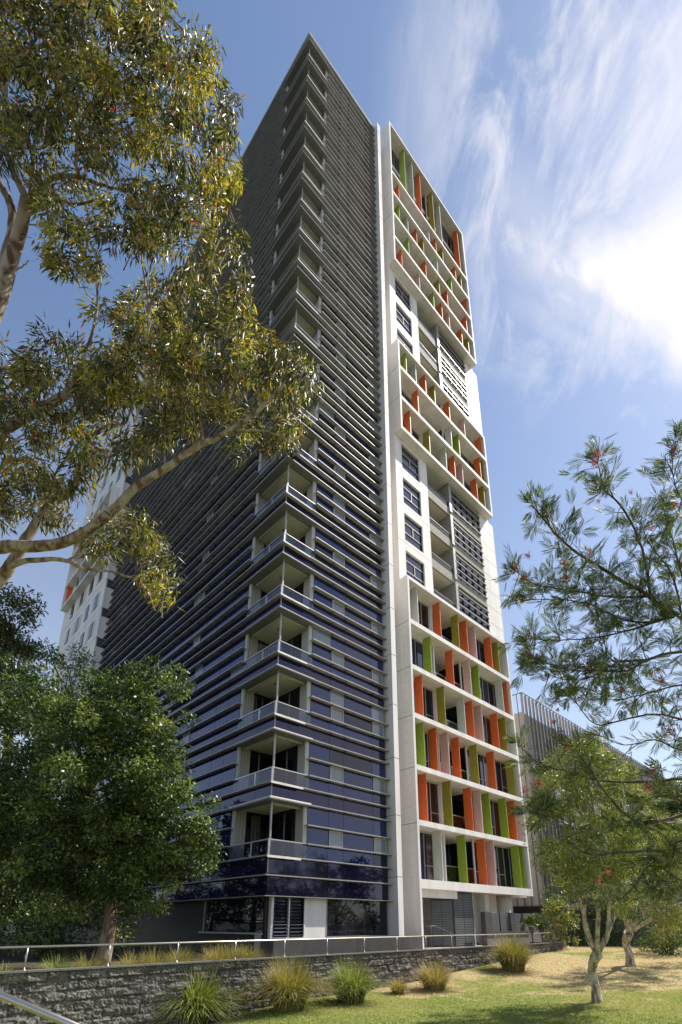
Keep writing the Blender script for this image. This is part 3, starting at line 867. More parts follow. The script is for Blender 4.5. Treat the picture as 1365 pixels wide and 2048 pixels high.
#@@PART3
# ================================================================== neighbouring building on the right
def neighbour():
    M['taupe'] = paint('taupe_cladding', (.40, .37, .34), .7, .12, 1.2, .1, streak=.1)
    d0 = 1.27; uA, uB = 26.3, 92.0
    root = empty('fin_clad_building', U(uA, d0, ZB), AZ, label='lower building behind the tower screened by tall thin vertical metal fins', cat='building')
    L = lambda z: z-ZB
    b = MB()
    b.box(.25, uB-uA, .35, 16, L(1.3), L(17.2), M['taupe']); 
    b.box(2.5, uB-uA, 1.8, 16, 0, L(1.3), M['midgrey'])
    b.box(0, uB-uA, 0.0, 16, L(1.22), L(1.3), M['darkalu'])
    b.build('wall', root)
    glz = MB(); r = random.Random(4)
    for k in range(5):
        z = 1.6+3.1*k; x = .3
        while x < uB-uA-2:
            w = r.choice([1.1, 1.6, 2.2])
            if r.random() < .6: glz.quad((x+.05, .34, L(z+.5)), (x+w-.05, .34, L(z+.5)), (x+w-.05, .34, L(z+2.5)), (x+.05, .34, L(z+2.5)), M[r.choice(['darkglass', 'blind', 'vision'])])
            x += w
    glz.build('glazing', root)
    M['finmetal'] = paint('fin_metal', (.26, .255, .25), .4, .1, 2, metal=.3)
    M['findark'] = paint('fin_metal_dark', (.10, .105, .11), .4, .1, 2, metal=.3)
    M['fintan'] = paint('fin_tan', (.40, .33, .26), .5, .1, 2)
    b = MB(); b.box(-.02, .03, 0, .05, 0, L(18.8)-L(1.3), M['findark']); b.box(.03, .05, 0.0, .22, 0, L(18.8)-L(1.3), M['finmetal'])
    f = b.build('cladding_fin', root); f.location = (0, 0, L(1.3))
    for i in range(1, 96):
        c = f.copy(); COL.objects.link(c); c.location.x = i*.66
    b = MB(); b.box(-.03, uB-uA-2, .0, .06, L(18.8), L(18.86), M['findark']); b.box(-.03, .03, .06, 3, L(18.8), L(18.86), M['findark'])
    for i in range(5): b.box(-.02, .02, .5+i*.6, .56+i*.6, L(1.3), L(18.8), M['findark'])
    b.build('parapet_rail', root)
    # tan vertical panels low on the face
    b = MB()
    for i in range(14): b.box(.1+i*.9, .1+i*.9+.55, .22, .33, L(1.3), L(6.5 if i % 3 else 9), M['fintan'])
    b.build('wall_panel', root)
    for (x, z) in ((4.5, 8.0), (8.2, 11.2), (12.2, 8.0), (17, 11.2), (22, 8.0)):
        b = MB(); w = 3.2; h = 3.0
        b.box(x, x+.2, -.45, .2, L(z), L(z+h), M['white']); b.box(x+w-.2, x+w, -.45, .2, L(z), L(z+h), M['white'])
        b.box(x+.2, x+w-.2, -.45, .2, L(z+h-.2), L(z+h), M['white']); b.box(x+.2, x+w-.2, -.45, .2, L(z), L(z+.2), M['white'])
        b.box(x+.2, x+w-.2, .12, .2, L(z+.2), L(z+h-.2), M['midgrey'])
        b.build('window_frame', root)
neighbour()
def boundary():
    root = empty('pale_boundary_wall', (21.0, 30.5, H0-1.25), R(-6), label='pale rendered wall behind the lawn at the right edge', cat='wall')
    b = MB(); b.box(0, 16, 0, .3, 0, 2.9, M['palegrey']); b.box(-.05, 16, -.05, .35, 2.9, 2.98, M['midgrey']); b.build('wall', root)
    b = MB(); b.box(-9, 0, .6, .8, 0, 3.4, M['findark']); b.build('dark_fence', root)
boundary()

# ================================================================== vegetation helpers
def vr(r): 
    while True:
        v = Vector((r.uniform(-1, 1), r.uniform(-1, 1), r.uniform(-1, 1)))
        if .05 < v.length < 1: return v.normalized()
def smoothline(pts, rad, sub=4, jit=.0, r=None):
    P_ = [Vector(p) for p in pts]; out = []; ro = []
    if not hasattr(rad, '__len__'): rad = [rad[0]]*len(P_) if hasattr(rad, '__len__') else [rad]*len(P_)
    if len(rad) == 2 and len(P_) != 2: rad = [rad[0]+(rad[1]-rad[0])*i/(len(P_)-1) for i in range(len(P_))]
    for i in range(len(P_)-1):
        p0 = P_[max(i-1, 0)]; p1 = P_[i]; p2 = P_[i+1]; p3 = P_[min(i+2, len(P_)-1)]
        for s in range(sub):
            t = s/sub
            q = .5*((2*p1)+(p2-p0)*t+(2*p0-5*p1+4*p2-p3)*t*t+(3*p1-p0-3*p2+p3)*t**3)
            if jit and r: q = q+vr(r)*jit
            out.append(q); ro.append(rad[i]+(rad[i+1]-rad[i])*t)
    out.append(P_[-1]); ro.append(rad[-1])
    return out, ro
def barkmat(name, c0, c1, scale=4, stretch=.25, c2=None):
    m, nt, b = newmat(name); N = nt.nodes; Lk = nt.links
    tc = N.new('ShaderNodeTexCoord'); mp = N.new('ShaderNodeMapping'); mp.inputs['Scale'].default_value = (1, 1, stretch)
    Lk.new(tc.outputs['Object'], mp.inputs['Vector'])
    n = N.new('ShaderNodeTexNoise'); n.inputs['Scale'].default_value = scale; n.inputs['Detail'].default_value = 8; n.inputs['Distortion'].default_value = .8
    Lk.new(mp.outputs['Vector'], n.inputs['Vector'])
    r = N.new('ShaderNodeValToRGB'); e = r.color_ramp.elements
    e[0].position = .38; e[0].color = c0+(1,); e[1].position = .62; e[1].color = c1+(1,)
    if c2: x = e.new(.5); x.color = c2+(1,)
    Lk.new(n.outputs['Fac'], r.inputs['Fac']); Lk.new(r.outputs['Color'], b.inputs['Base Color']); b.inputs['Roughness'].default_value = .85
    bp = N.new('ShaderNodeBump'); bp.inputs['Strength'].default_value = .6; bp.inputs['Distance'].default_value = .02
    Lk.new(n.outputs['Fac'], bp.inputs['Height']); Lk.new(bp.outputs[0], b.inputs['Normal'])
    return m
def norml(a): return a/np.maximum(np.linalg.norm(a, axis=1, keepdims=True), 1e-9)
def leafmesh(name, C, D, Nn, Ls, Ws, mat, parent=None, fold=.12, **k):
    """pointed leaves: base C, direction D, face normal Nn, length, width -> 6-vert blades (2 quads)"""
    D = norml(D); S = norml(np.cross(D, Nn)); Nn = np.cross(S, D)
    L1 = Ls[:, None]; W = Ws[:, None]*.5
    base = C
    m1l = C+D*L1*.38+S*W-Nn*W*fold; m1r = C+D*L1*.38-S*W-Nn*W*fold
    tip = C+D*L1-Nn*L1*.10
    V = np.stack([base, m1r, tip, m1l], axis=1).reshape(-1, 3)
    n = len(C); i = np.arange(n)[:, None]*4
    Fq = np.concatenate([i, i+1, i+2, i+3], axis=1)
    return npmesh(name, V, Fq, mat, parent, **k)
def inside(poly, x, y):
    c = False; j = len(poly)-1
    for i in range(len(poly)):
        xi, yi = poly[i]; xj, yj = poly[j]
        if (yi > y) != (yj > y) and x < (xj-xi)*(y-yi)/(yj-yi)+xi: c = not c
        j = i
    return c
def clumpmats(n, per, seed, cuts):
    g = np.random.default_rng(seed+900); t = g.random(n)
    idx = np.searchsorted(np.array(cuts), t); idx = np.repeat(idx, per)
    fl = g.random(len(idx)) < .12; idx[fl] = g.integers(0, len(cuts)+1, fl.sum()); return idx
def leafcloud(centers, per, rad, length, width, droop, seed, flat=.8, shell=.0, spread=1.0, align=0.0):
    """centers: (n,3) clump centres; leaves fall round each on short sprigs"""
    g = np.random.default_rng(seed)
    C0 = np.repeat(np.asarray(centers, float), per, axis=0); n = len(C0)
    v = norml(g.normal(size=(n, 3)))
    rr_ = (shell+(1-shell)*g.random((n, 1))**.5)*rad*g.uniform(.7, 1.15, (n, 1))
    C = C0+v*rr_*np.array([1, 1, flat])
    cd = np.repeat(norml(g.normal(size=(len(centers), 3))+np.array([0, 0, -.9])), per, axis=0)
    D = norml(v*spread+g.normal(size=(n, 3))*.7+np.array([0, 0, -droop])+cd*align)
    Nn = norml(g.normal(size=(n, 3))+np.array([0, 0, .5]))
    return C, D, Nn, length*g.uniform(.65, 1.25, n), width*g.uniform(.75, 1.25, n)

M['gumbark'] = barkmat('gum_bark', (.15, .075, .05), (.42, .35, .31), 7, .35, (.30, .23, .19))
M['paperbark'] = barkmat('paper_bark', (.16, .11, .075), (.62, .54, .43), 11, .3, (.44, .36, .27))
M['darkbark'] = barkmat('dark_bark', (.05, .038, .03), (.16, .12, .10), 8, .3)
M['brownbark'] = barkmat('brown_bark', (.14, .095, .065), (.33, .25, .18), 7, .4)
M['gumleaf'] = leafmat('gum_leaf', [(0, (.03, .042, .014)), (.3, (.085, .095, .028)), (.6, (.19, .185, .055)), (.90, (.40, .33, .12)), (.975, (.36, .17, .07)), (.996, (.45, .03, .02))], .36, .40, .55)
M['gumdark'] = leafmat('gum_leaf_dark', [(0, (.018, .03, .010)), (.5, (.055, .062, .02)), (.9, (.15, .12, .05)), (1, (.24, .13, .07))], .22, .42, .45)
M['gumgold'] = leafmat('gum_leaf_gold', [(0, (.12, .12, .02)), (.5, (.30, .27, .04)), (.85, (.48, .40, .10)), (.992, (.45, .22, .05)), (1, (.5, .03, .02))], .45, .5, .35)
M['denselight'] = leafmat('dense_leaf_light', [(0, (.09, .14, .03)), (.6, (.22, .28, .07)), (1, (.42, .42, .18))], .32, .38, .55)
M['densedeep'] = leafmat('dense_leaf_deep', [(0, (.015, .03, .01)), (.6, (.038, .065, .018)), (1, (.09, .12, .035))], .2, .45, .35)
M['darkleaf'] = leafmat('dense_leaf', [(0, (.022, .045, .012)), (.5, (.055, .095, .022)), (.85, (.14, .19, .05)), (1, (.26, .28, .10))], .30, .42, .45)
M['brownleaf'] = leafmat('bronze_leaf', [(0, (.04, .045, .015)), (.5, (.09, .10, .03)), (1, (.20, .16, .07))], .3, .4, .5)
M['grevleaf'] = leafmat('needle_leaf', [(0, (.035, .06, .025)), (.5, (.09, .125, .055)), (.85, (.18, .21, .09)), (1, (.34, .27, .10))], .25, .5, .3)
M['paperleaf'] = leafmat('yellow_green_leaf', [(0, (.045, .075, .018)), (.5, (.13, .17, .045)), (.85, (.30, .29, .08)), (1, (.36, .22, .09))], .40, .4, .5)
M['shrubleaf'] = leafmat('shrub_leaf', [(0, (.03, .055, .012)), (.6, (.08, .13, .025)), (1, (.20, .27, .06))], .3, .4, .5)
M['redflower'] = leafmat('red_flower', [(0, (.16, .02, .03)), (.6, (.38, .05, .07)), (1, (.55, .22, .2))], .3, .5, .3)

# ---------------------------------------------------------------- big gum on the left
def gum():
    base = P(-270, 1400, 8.2); base = Vector((base.x, base.y, H0-2.0))
    root = empty('gum_tree', base, 0, label='big eucalyptus reaching over the tower from the left with long drooping leaves', cat='eucalyptus')
    r = random.Random(11)
    def br(pts, r0, r1, name='branch', dz0=8.4, dz1=8.4, jit=.012):
        n = len(pts); q = [P(x, y, dz0+(dz1-dz0)*i/(n-1)) for i, (x, y) in enumerate(pts)]
        pp, ra = smoothline(q, [r0+(r1-r0)*i/(n-1) for i in range(n)], 4, jit, r)
        b = MB(); b.tube([p-base for p in pp], [q_*.68+.004*mnoise.noise(p*3) for p, q_ in zip(pp, ra)], M['gumbark'], 10); b.build(name, root)
    tp = [base-Vector((0, 0, .1)), base+Vector((.1, .05, 2)), P(-220, 1250, 8.3), P(-150, 980, 8.4), P(-90, 820, 8.5), P(-40, 690, 8.5), P(0, 592, 8.5), P(22, 520, 8.6), P(42, 455, 8.6), P(53, 400, 8.6)]
    pp, ra = smoothline(tp, [.30, .27, .24, .20, .17, .145, .125, .11, .10, .09], 4)
    b = MB(); b.tube([p-base for p in pp], ra, M['gumbark'], 14); b.build('trunk', root)
    br([(-40, 690), (-8, 570), (20, 480), (26, 425), (14, 392), (0, 369), (-20, 300)], .13, .07, dz0=8.7, dz1=8.9)
    br([(53, 400), (28, 345), (14, 290), (10, 220), (14, 140), (38, 105), (95, 84), (118, 44)], .085, .03)
    br([(53, 402), (98, 359), (158, 355), (211, 373), (262, 380)], .06, .02, dz0=8.6, dz1=8)
    br([(50, 432), (88, 412), (118, 404), (165, 408), (210, 395)], .07, .02, dz0=8.6, dz1=8.9)
    br([(60, 395), (66, 330), (78, 250), (120, 190), (175, 150), (230, 90)], .06, .02, dz0=8.6, dz1=9.3)
    br([(158, 355), (152, 300), (170, 230), (215, 180), (280, 150)], .04, .015, dz0=8.4, dz1=8.2)
    br([(36, 540), (52, 528), (58, 520)], .02, .01)
    br([(-160, 1010), (-60, 900), (0, 864), (62, 826), (129, 793), (148, 764), (214, 736), (257, 693), (281, 650), (299, 615), (323, 577), (387, 527)], .15, .035, dz0=8.3, dz1=9.0)
    br([(148, 764), (172, 700), (190, 640), (196, 560), (192, 500)], .045, .015, dz0=8.3, dz1=8.6)
    br([(299, 615), (292, 570), (284, 520), (288, 470)], .035, .012, dz0=8.9, dz1=9.1)
    br([(-215, 1230), (-100, 1105), (0, 1094), (71, 1093), (143, 1079), (205, 1040), (267, 979), (333, 936), (405, 888), (452, 867), (524, 817), (570, 770)], .165, .03, dz0=8.0, dz1=7.6)
    br([(405, 888), (404, 830), (410, 780), (432, 720), (440, 680)], .03, .01, dz0=7.8, dz1=7.8)
    br([(400, 890), (378, 800), (360, 740), (380, 680)], .025, .01, dz0=7.8, dz1=8.1)
    br([(333, 936), (322, 880), (318, 800), (300, 750)], .03, .01, dz0=7.8, dz1=8.2)
    br([(452, 867), (520, 860), (570, 880), (600, 905)], .025, .01, dz0=7.7, dz1=7.5)
    br([(-190, 1330), (-60, 1210), (0, 1157), (29, 1121), (52, 1079), (95, 1017), (152, 969), (167, 921), (181, 874), (210, 855), (250, 846)], .17, .03, dz0=8.2, dz1=8.8)
    br([(20, 1133), (71, 1119), (138, 1121), (167, 1137), (224, 1143), (257, 1155), (300, 1140)], .065, .012, dz0=8.1, dz1=7.6)
    br([(138, 1121), (160, 1100), (176, 1060), (200, 1020)], .03, .01, dz0=7.9, dz1=7.9)
    br([(-160, 760), (-60, 742), (0, 737), (50, 738), (88, 741)], .05, .03, dz0=7.6, dz1=7.6)
    br([(95, 1017), (110, 950), (140, 900), (170, 830)], .03, .012, dz0=8.4, dz1=8.4)
    # crown
    solid = [
     [(-60, -60), (320, -60), (345, 20), (395, 50), (440, 110), (468, 190), (462, 290), (470, 370), (440, 420), (465, 470), (500, 520), (512, 590), (480, 630), (400, 560), (345, 555), (330, 500), (200, 490), (130, 470), (90, 430), (60, 330), (-60, 330)],
     [(350, 560), (480, 600), (515, 640), (575, 690), (618, 740), (628, 800), (600, 850), (590, 905), (540, 915), (480, 905), (420, 850), (360, 800), (330, 690)],
     [(80, 600), (190, 620), (330, 560), (360, 700), (400, 840), (380, 900), (300, 905), (250, 920), (215, 900), (200, 860), (120, 800), (60, 760), (60, 660)],
     [(-60, 690), (60, 700), (140, 790), (215, 860), (200, 920), (150, 960), (60, 1040), (-60, 1060)],
     [(265, 1030), (330, 1035), (352, 1080), (340, 1150), (332, 1205), (300, 1180), (270, 1120), (200, 1120), (150, 1080), (200, 1040)],
     [(60, 960), (180, 960), (170, 1040), (100, 1060)],
     [(85, 445), (180, 440), (200, 530), (150, 570), (100, 540)],
     [(150, 1120), (230, 1150), (270, 1150), (200, 1140)],
    ]
    holes = [((115, 620), 34), ((185, 655), 26), ((60, 900), 18), ((210, 520), 20), ((225, 985), 26), ((130, 1000), 20), ((20, 640), 30), ((150, 560), 16), ((60, 690), 22)]
    cen = []; 
    g = random.Random(5)
    for poly in solid:
        xs = [p[0] for p in poly]; ys = [p[1] for p in poly]
        area = 0
        for i in range(len(poly)):
            area += poly[i-1][0]*poly[i][1]-poly[i][0]*poly[i-1][1]
        n = int(abs(area)/2/430)
        k = 0
        while k < n:
            x, y = g.uniform(min(xs), max(xs)), g.uniform(min(ys), max(ys))
            if not inside(poly, x, y): continue
            k += 1
            if any(math.hypot(x-h[0][0], y-h[0][1]) < h[1] for h in holes): continue
            # clumpy: leave noise gaps
            if mnoise.noise(Vector((x*.019, y*.019, 3)))+.35*mnoise.noise(Vector((x*.05, y*.05, 9))) < -.20: continue
            cen.append(P(x, y, g.uniform(7.2, 10.2))-base)
    C, D, Nn, Ls, Ws = leafcloud(cen, 74, .23, .155, .029, .8, 4, .95, .1, .5, 1.1)
    leafmesh('crown', C, D, Nn, Ls, Ws, None, root, mats=[M['gumdark'], M['gumleaf'], M['gumgold']], midx=clumpmats(len(cen), 74, 4, (.42, .86)))
    # twigs inside the crown
    b = MB(); rt = random.Random(8)
    for i in range(0, len(cen), 3):
        c = cen[i]; p = c+Vector((rt.uniform(-.3, .3), rt.uniform(-.2, .2), rt.uniform(-.5, -.2)))
        b.tube([p, (p+c)/2+vr(rt)*.05, c], [.012, .009, .004], M['gumbark'], 5, cap=False)
    b.build('twigs', root, kind='stuff')
gum()

# ---------------------------------------------------------------- dense trees on the terrace
def densetree(name, label, cat, basept, trunk_h, blobs, mat, bark, seed, per=70, crad=.42, ll=.105, lw=.05, tr=.2, group=None):
    root = empty(name, basept, 0, label=label, cat=cat, group=group)
    r = random.Random(seed)
    b = MB(); top = Vector((r.uniform(-.1, .1), 0, trunk_h))
    pp, ra = smoothline([Vector((0, 0, -.1)), Vector((.06, 0, trunk_h*.5)), top], [tr*1.15, tr*.9, tr*.75], 4)
    b.tube(pp, ra, bark, 12)
    b.build('trunk', root)
    b = MB(); cen = []
    for (c, rx, rz, dens) in blobs:
        c = Vector(c)-Vector(basept)
        pp, ra = smoothline([top, (top+c)/2+vr(r)*.3, c], [tr*.55, tr*.3, .02], 4); b.tube(pp, ra, bark, 7)
        n = int(dens*2.1*rx*rx*rz)
        for i in range(n):
            v = vr(r); q = r.random()**.28
            # lumpy outline
            lump = 1+.5*mnoise.noise(v*2.3+Vector((seed, c.x, c.z)))
            cen.append(c+Vector((v.x*rx, v.y*rx, v.z*rz))*q*lump)
    b.build('limbs', root)
    C, D, Nn, Ls, Ws = leafcloud(cen, int(per*1.45), crad*1.08, ll*1.1, lw*1.1, .35, seed, .75, .3, .9)
    if mat is M['darkleaf']:
        leafmesh('crown', C, D, Nn, Ls, Ws, None, root, mats=[M['densedeep'], mat, M['denselight']], midx=clumpmats(len(cen), int(per*1.45), seed, (.42, .80)))
    else: leafmesh('crown', C, D, Nn, Ls, Ws, mat, root)
    return root
def B_(x, y, dz, rpx, rz=None, dens=5): # blob from photo place: radius in photo px
    p = P(x, y, dz); k = dz/F
    return (p, rpx*k, (rz or rpx)*k, dens)
D1 = 15.6
densetree('dense_tree', 'dense dark green tree with a short brown trunk behind the low rail', 'tree', P(205, 1925, 14.75), 2.3,
  [B_(230, 1420, 15.2, 95, 80, 9), B_(315, 1420, 15.3, 62, 95, 9), B_(205, 1560, 15, 150, 120, 7), B_(290, 1640, 14.8, 110, 100, 8), B_(150, 1720, 15, 125, 100, 7), B_(360, 1700, 15, 75, 62, 9),
   B_(255, 1770, 14.6, 90, 70, 8), B_(310, 1545, 15.2, 70, 70, 9), B_(90, 1600, 15.6, 90, 110, 6), B_(255, 1360, 15.4, 32, 45, 14), B_(395, 1665, 15, 40, 35, 14)], M['darkleaf'], M['brownbark'], 21, per=115, crad=.36, ll=.115, lw=.05, tr=.2)
densetree('dense_tree', 'broad dark tree at the left edge, left of the trunked one, with pale leaf tips', 'tree', P(-40, 1925, 15.5), 2.5,
  [B_(20, 1480, 16.5, 120, 120, 6), B_(-30, 1650, 15.5, 110, 110, 6), B_(30, 1380, 17, 75, 70, 7), B_(20, 1700, 14.8, 60, 50, 8), B_(-50, 1800, 15, 100, 80, 5), B_(110, 1420, 17.5, 70, 60, 7)], M['darkleaf'], M['darkbark'], 22, per=80, crad=.4, ll=.125, lw=.055, tr=.22)
densetree('bronze_tree', 'taller bronze-tinted tree rising at the left edge above the dark ones', 'tree', P(-60, 1915, 21), 6,
  [B_(10, 1220, 22, 55, 55, 9), B_(-40, 1300, 22, 85, 80, 7), B_(30, 1310, 22, 40, 60, 9), B_(-10, 1400, 22, 90, 70, 5)], M['brownleaf'], M['darkbark'], 23, per=75, crad=.42, ll=.15, lw=.06, tr=.25)
densetree('light_tree', 'thin open tree between the bronze tree and the tower wing', 'tree', P(115, 1905, 21), 6.5,
  [B_(135, 1330, 21, 42, 48, 8), B_(165, 1375, 21, 40, 28, 8), B_(95, 1290, 21, 16, 18, 30), B_(80, 1370, 21, 40, 40, 8), B_(120, 1420, 21, 70, 40, 6)], M['shrubleaf'], M['darkbark'], 24, per=55, crad=.38, ll=.14, lw=.05, tr=.12)
densetree('shade_tree', 'dark understorey tree filling the shade between trunk and tower flank', 'tree', U(2.2-6, 12, ZB), 1.4,
  [(U(-4.2, 12.5, 1.2), 2.6, 2.0, 3), (U(-6, 16, 2.4), 3, 2.8, 2.4), (U(-8, 10, 1.5), 2.4, 2.2, 3), B_(40, 1850, 19, 110, 70, 3), B_(150, 1830, 19, 90, 75, 3), B_(260, 1840, 19, 60, 60, 3)], M['darkleaf'], M['darkbark'], 25, per=60, crad=.5, ll=.14, lw=.06, tr=.12)
#@@PART4
# ---------------------------------------------------------------- paperbark trees on the lawn
def paperbark(label, basepx, dz, limbs, poly, seed, tr, ncl, holes=()):
    bp = P(basepx[0], basepx[1], dz); 
    root = empty('paperbark_tree', bp, 0, label=label, cat='paperbark', group='paperbark trees on the lawn')
    r = random.Random(seed)
    fork = limbs[0][0]
    fp = P(fork[0], fork[1], dz)-bp
    b = MB()
    pp, ra = smoothline([Vector((0, 0, -.15)), Vector((0, 0, .10)), Vector((.02, .01, fp.z*.35)), Vector((-.01, 0, fp.z*.7))*1+Vector((fp.x*.5, 0, 0)), fp], [tr*1.75, tr*1.25, tr*.95, tr*.98, tr*1.25], 5, .008, r)
    b.tube(pp, ra, M['paperbark'], 14); b.build('trunk', root)
    for L_ in limbs:
        n = len(L_); off = r.uniform(-.9, .9)
        q = [P(x, y, dz+off*i/(n-1))-bp for i, (x, y) in enumerate(L_)]
        pp, ra = smoothline(q, [tr*.62, .014], 4, .012, r) if n != 2 else (q, [tr*.7, .02])
        b = MB(); b.tube(pp, ra, M['paperbark'], 9); b.build('limb', root)
    cen = []; k = 0
    xs = [p[0] for p in poly]; ys = [p[1] for p in poly]
    while k < ncl:
        x, y = r.uniform(min(xs), max(xs)), r.uniform(min(ys), max(ys))
        if not inside(poly, x, y): continue
        k += 1
        if mnoise.noise(Vector((x*.022, y*.022, seed))) < -.16: continue
        cen.append(P(x, y, dz+r.uniform(-1.7, 1.7))-bp)
    C, D, Nn, Ls, Ws = leafcloud(cen, 105, .30, .10, .026, .3, seed, .8, .1, .8)
    leafmesh('crown', C, D, Nn, Ls, Ws, M['paperleaf'], root)
    b = MB()
    for i in range(0, len(cen), 3):
        c = cen[i]; p = c+Vector((r.uniform(-.3, .3), r.uniform(-.3, .3), -.5)); b.tube([p, (p+c)/2+vr(r)*.06, c+vr(r)*.1], [.012, .009, .004], M['paperbark'], 4, cap=False)
    b.build('twigs', root, kind='stuff')
def ondz(px, py):
    """depth at which a photo point meets the lawn"""
    dz = 5.
    for _ in range(400):
        p = P(px, py, dz)
        if p.z-H0 <= gh(p.x, p.y): break
        dz += .08
    return dz
d1 = ondz(1195, 2006)
paperbark('paperbark with the pale trunk nearest the camera on the lawn', (1195, 2006), d1,
  [[(1195, 1908), (1175, 1860), (1162, 1806), (1140, 1762), (1105, 1728), (1072, 1706)],
   [(1195, 1908), (1196, 1833), (1196, 1720), (1190, 1640), (1180, 1560)],
   [(1195, 1908), (1222, 1850), (1235, 1820), (1250, 1760), (1275, 1690)],
   [(1195, 1908), (1178, 1880), (1168, 1830), (1172, 1760), (1150, 1690), (1130, 1600)],
   [(1195, 1908), (1215, 1870), (1220, 1800), (1238, 1700), (1230, 1600)],
   [(1162, 1806), (1130, 1822), (1115, 1840)]],
  [(1060, 1650), (1075, 1580), (1115, 1500), (1185, 1470), (1250, 1530), (1300, 1600), (1320, 1700), (1300, 1790), (1240, 1830), (1210, 1780), (1150, 1790), (1090, 1740)], 31, .110, 520)
d2 = ondz(1262, 1932)
paperbark('second paperbark, farther back and right of the nearest one', (1262, 1932), d2,
  [[(1258, 1866), (1248, 1820), (1240, 1770), (1225, 1700)], [(1258, 1866), (1283, 1830), (1312, 1790), (1345, 1730)], [(1258, 1866), (1266, 1810), (1275, 1740), (1290, 1660)],
   [(1258, 1866), (1300, 1840), (1340, 1815), (1375, 1800)]],
  [(1200, 1800), (1210, 1660), (1270, 1600), (1340, 1610), (1400, 1680), (1400, 1830), (1340, 1870), (1320, 1890), (1300, 1830), (1240, 1820)], 32, .15, 360)
d3 = ondz(1300, 1912)

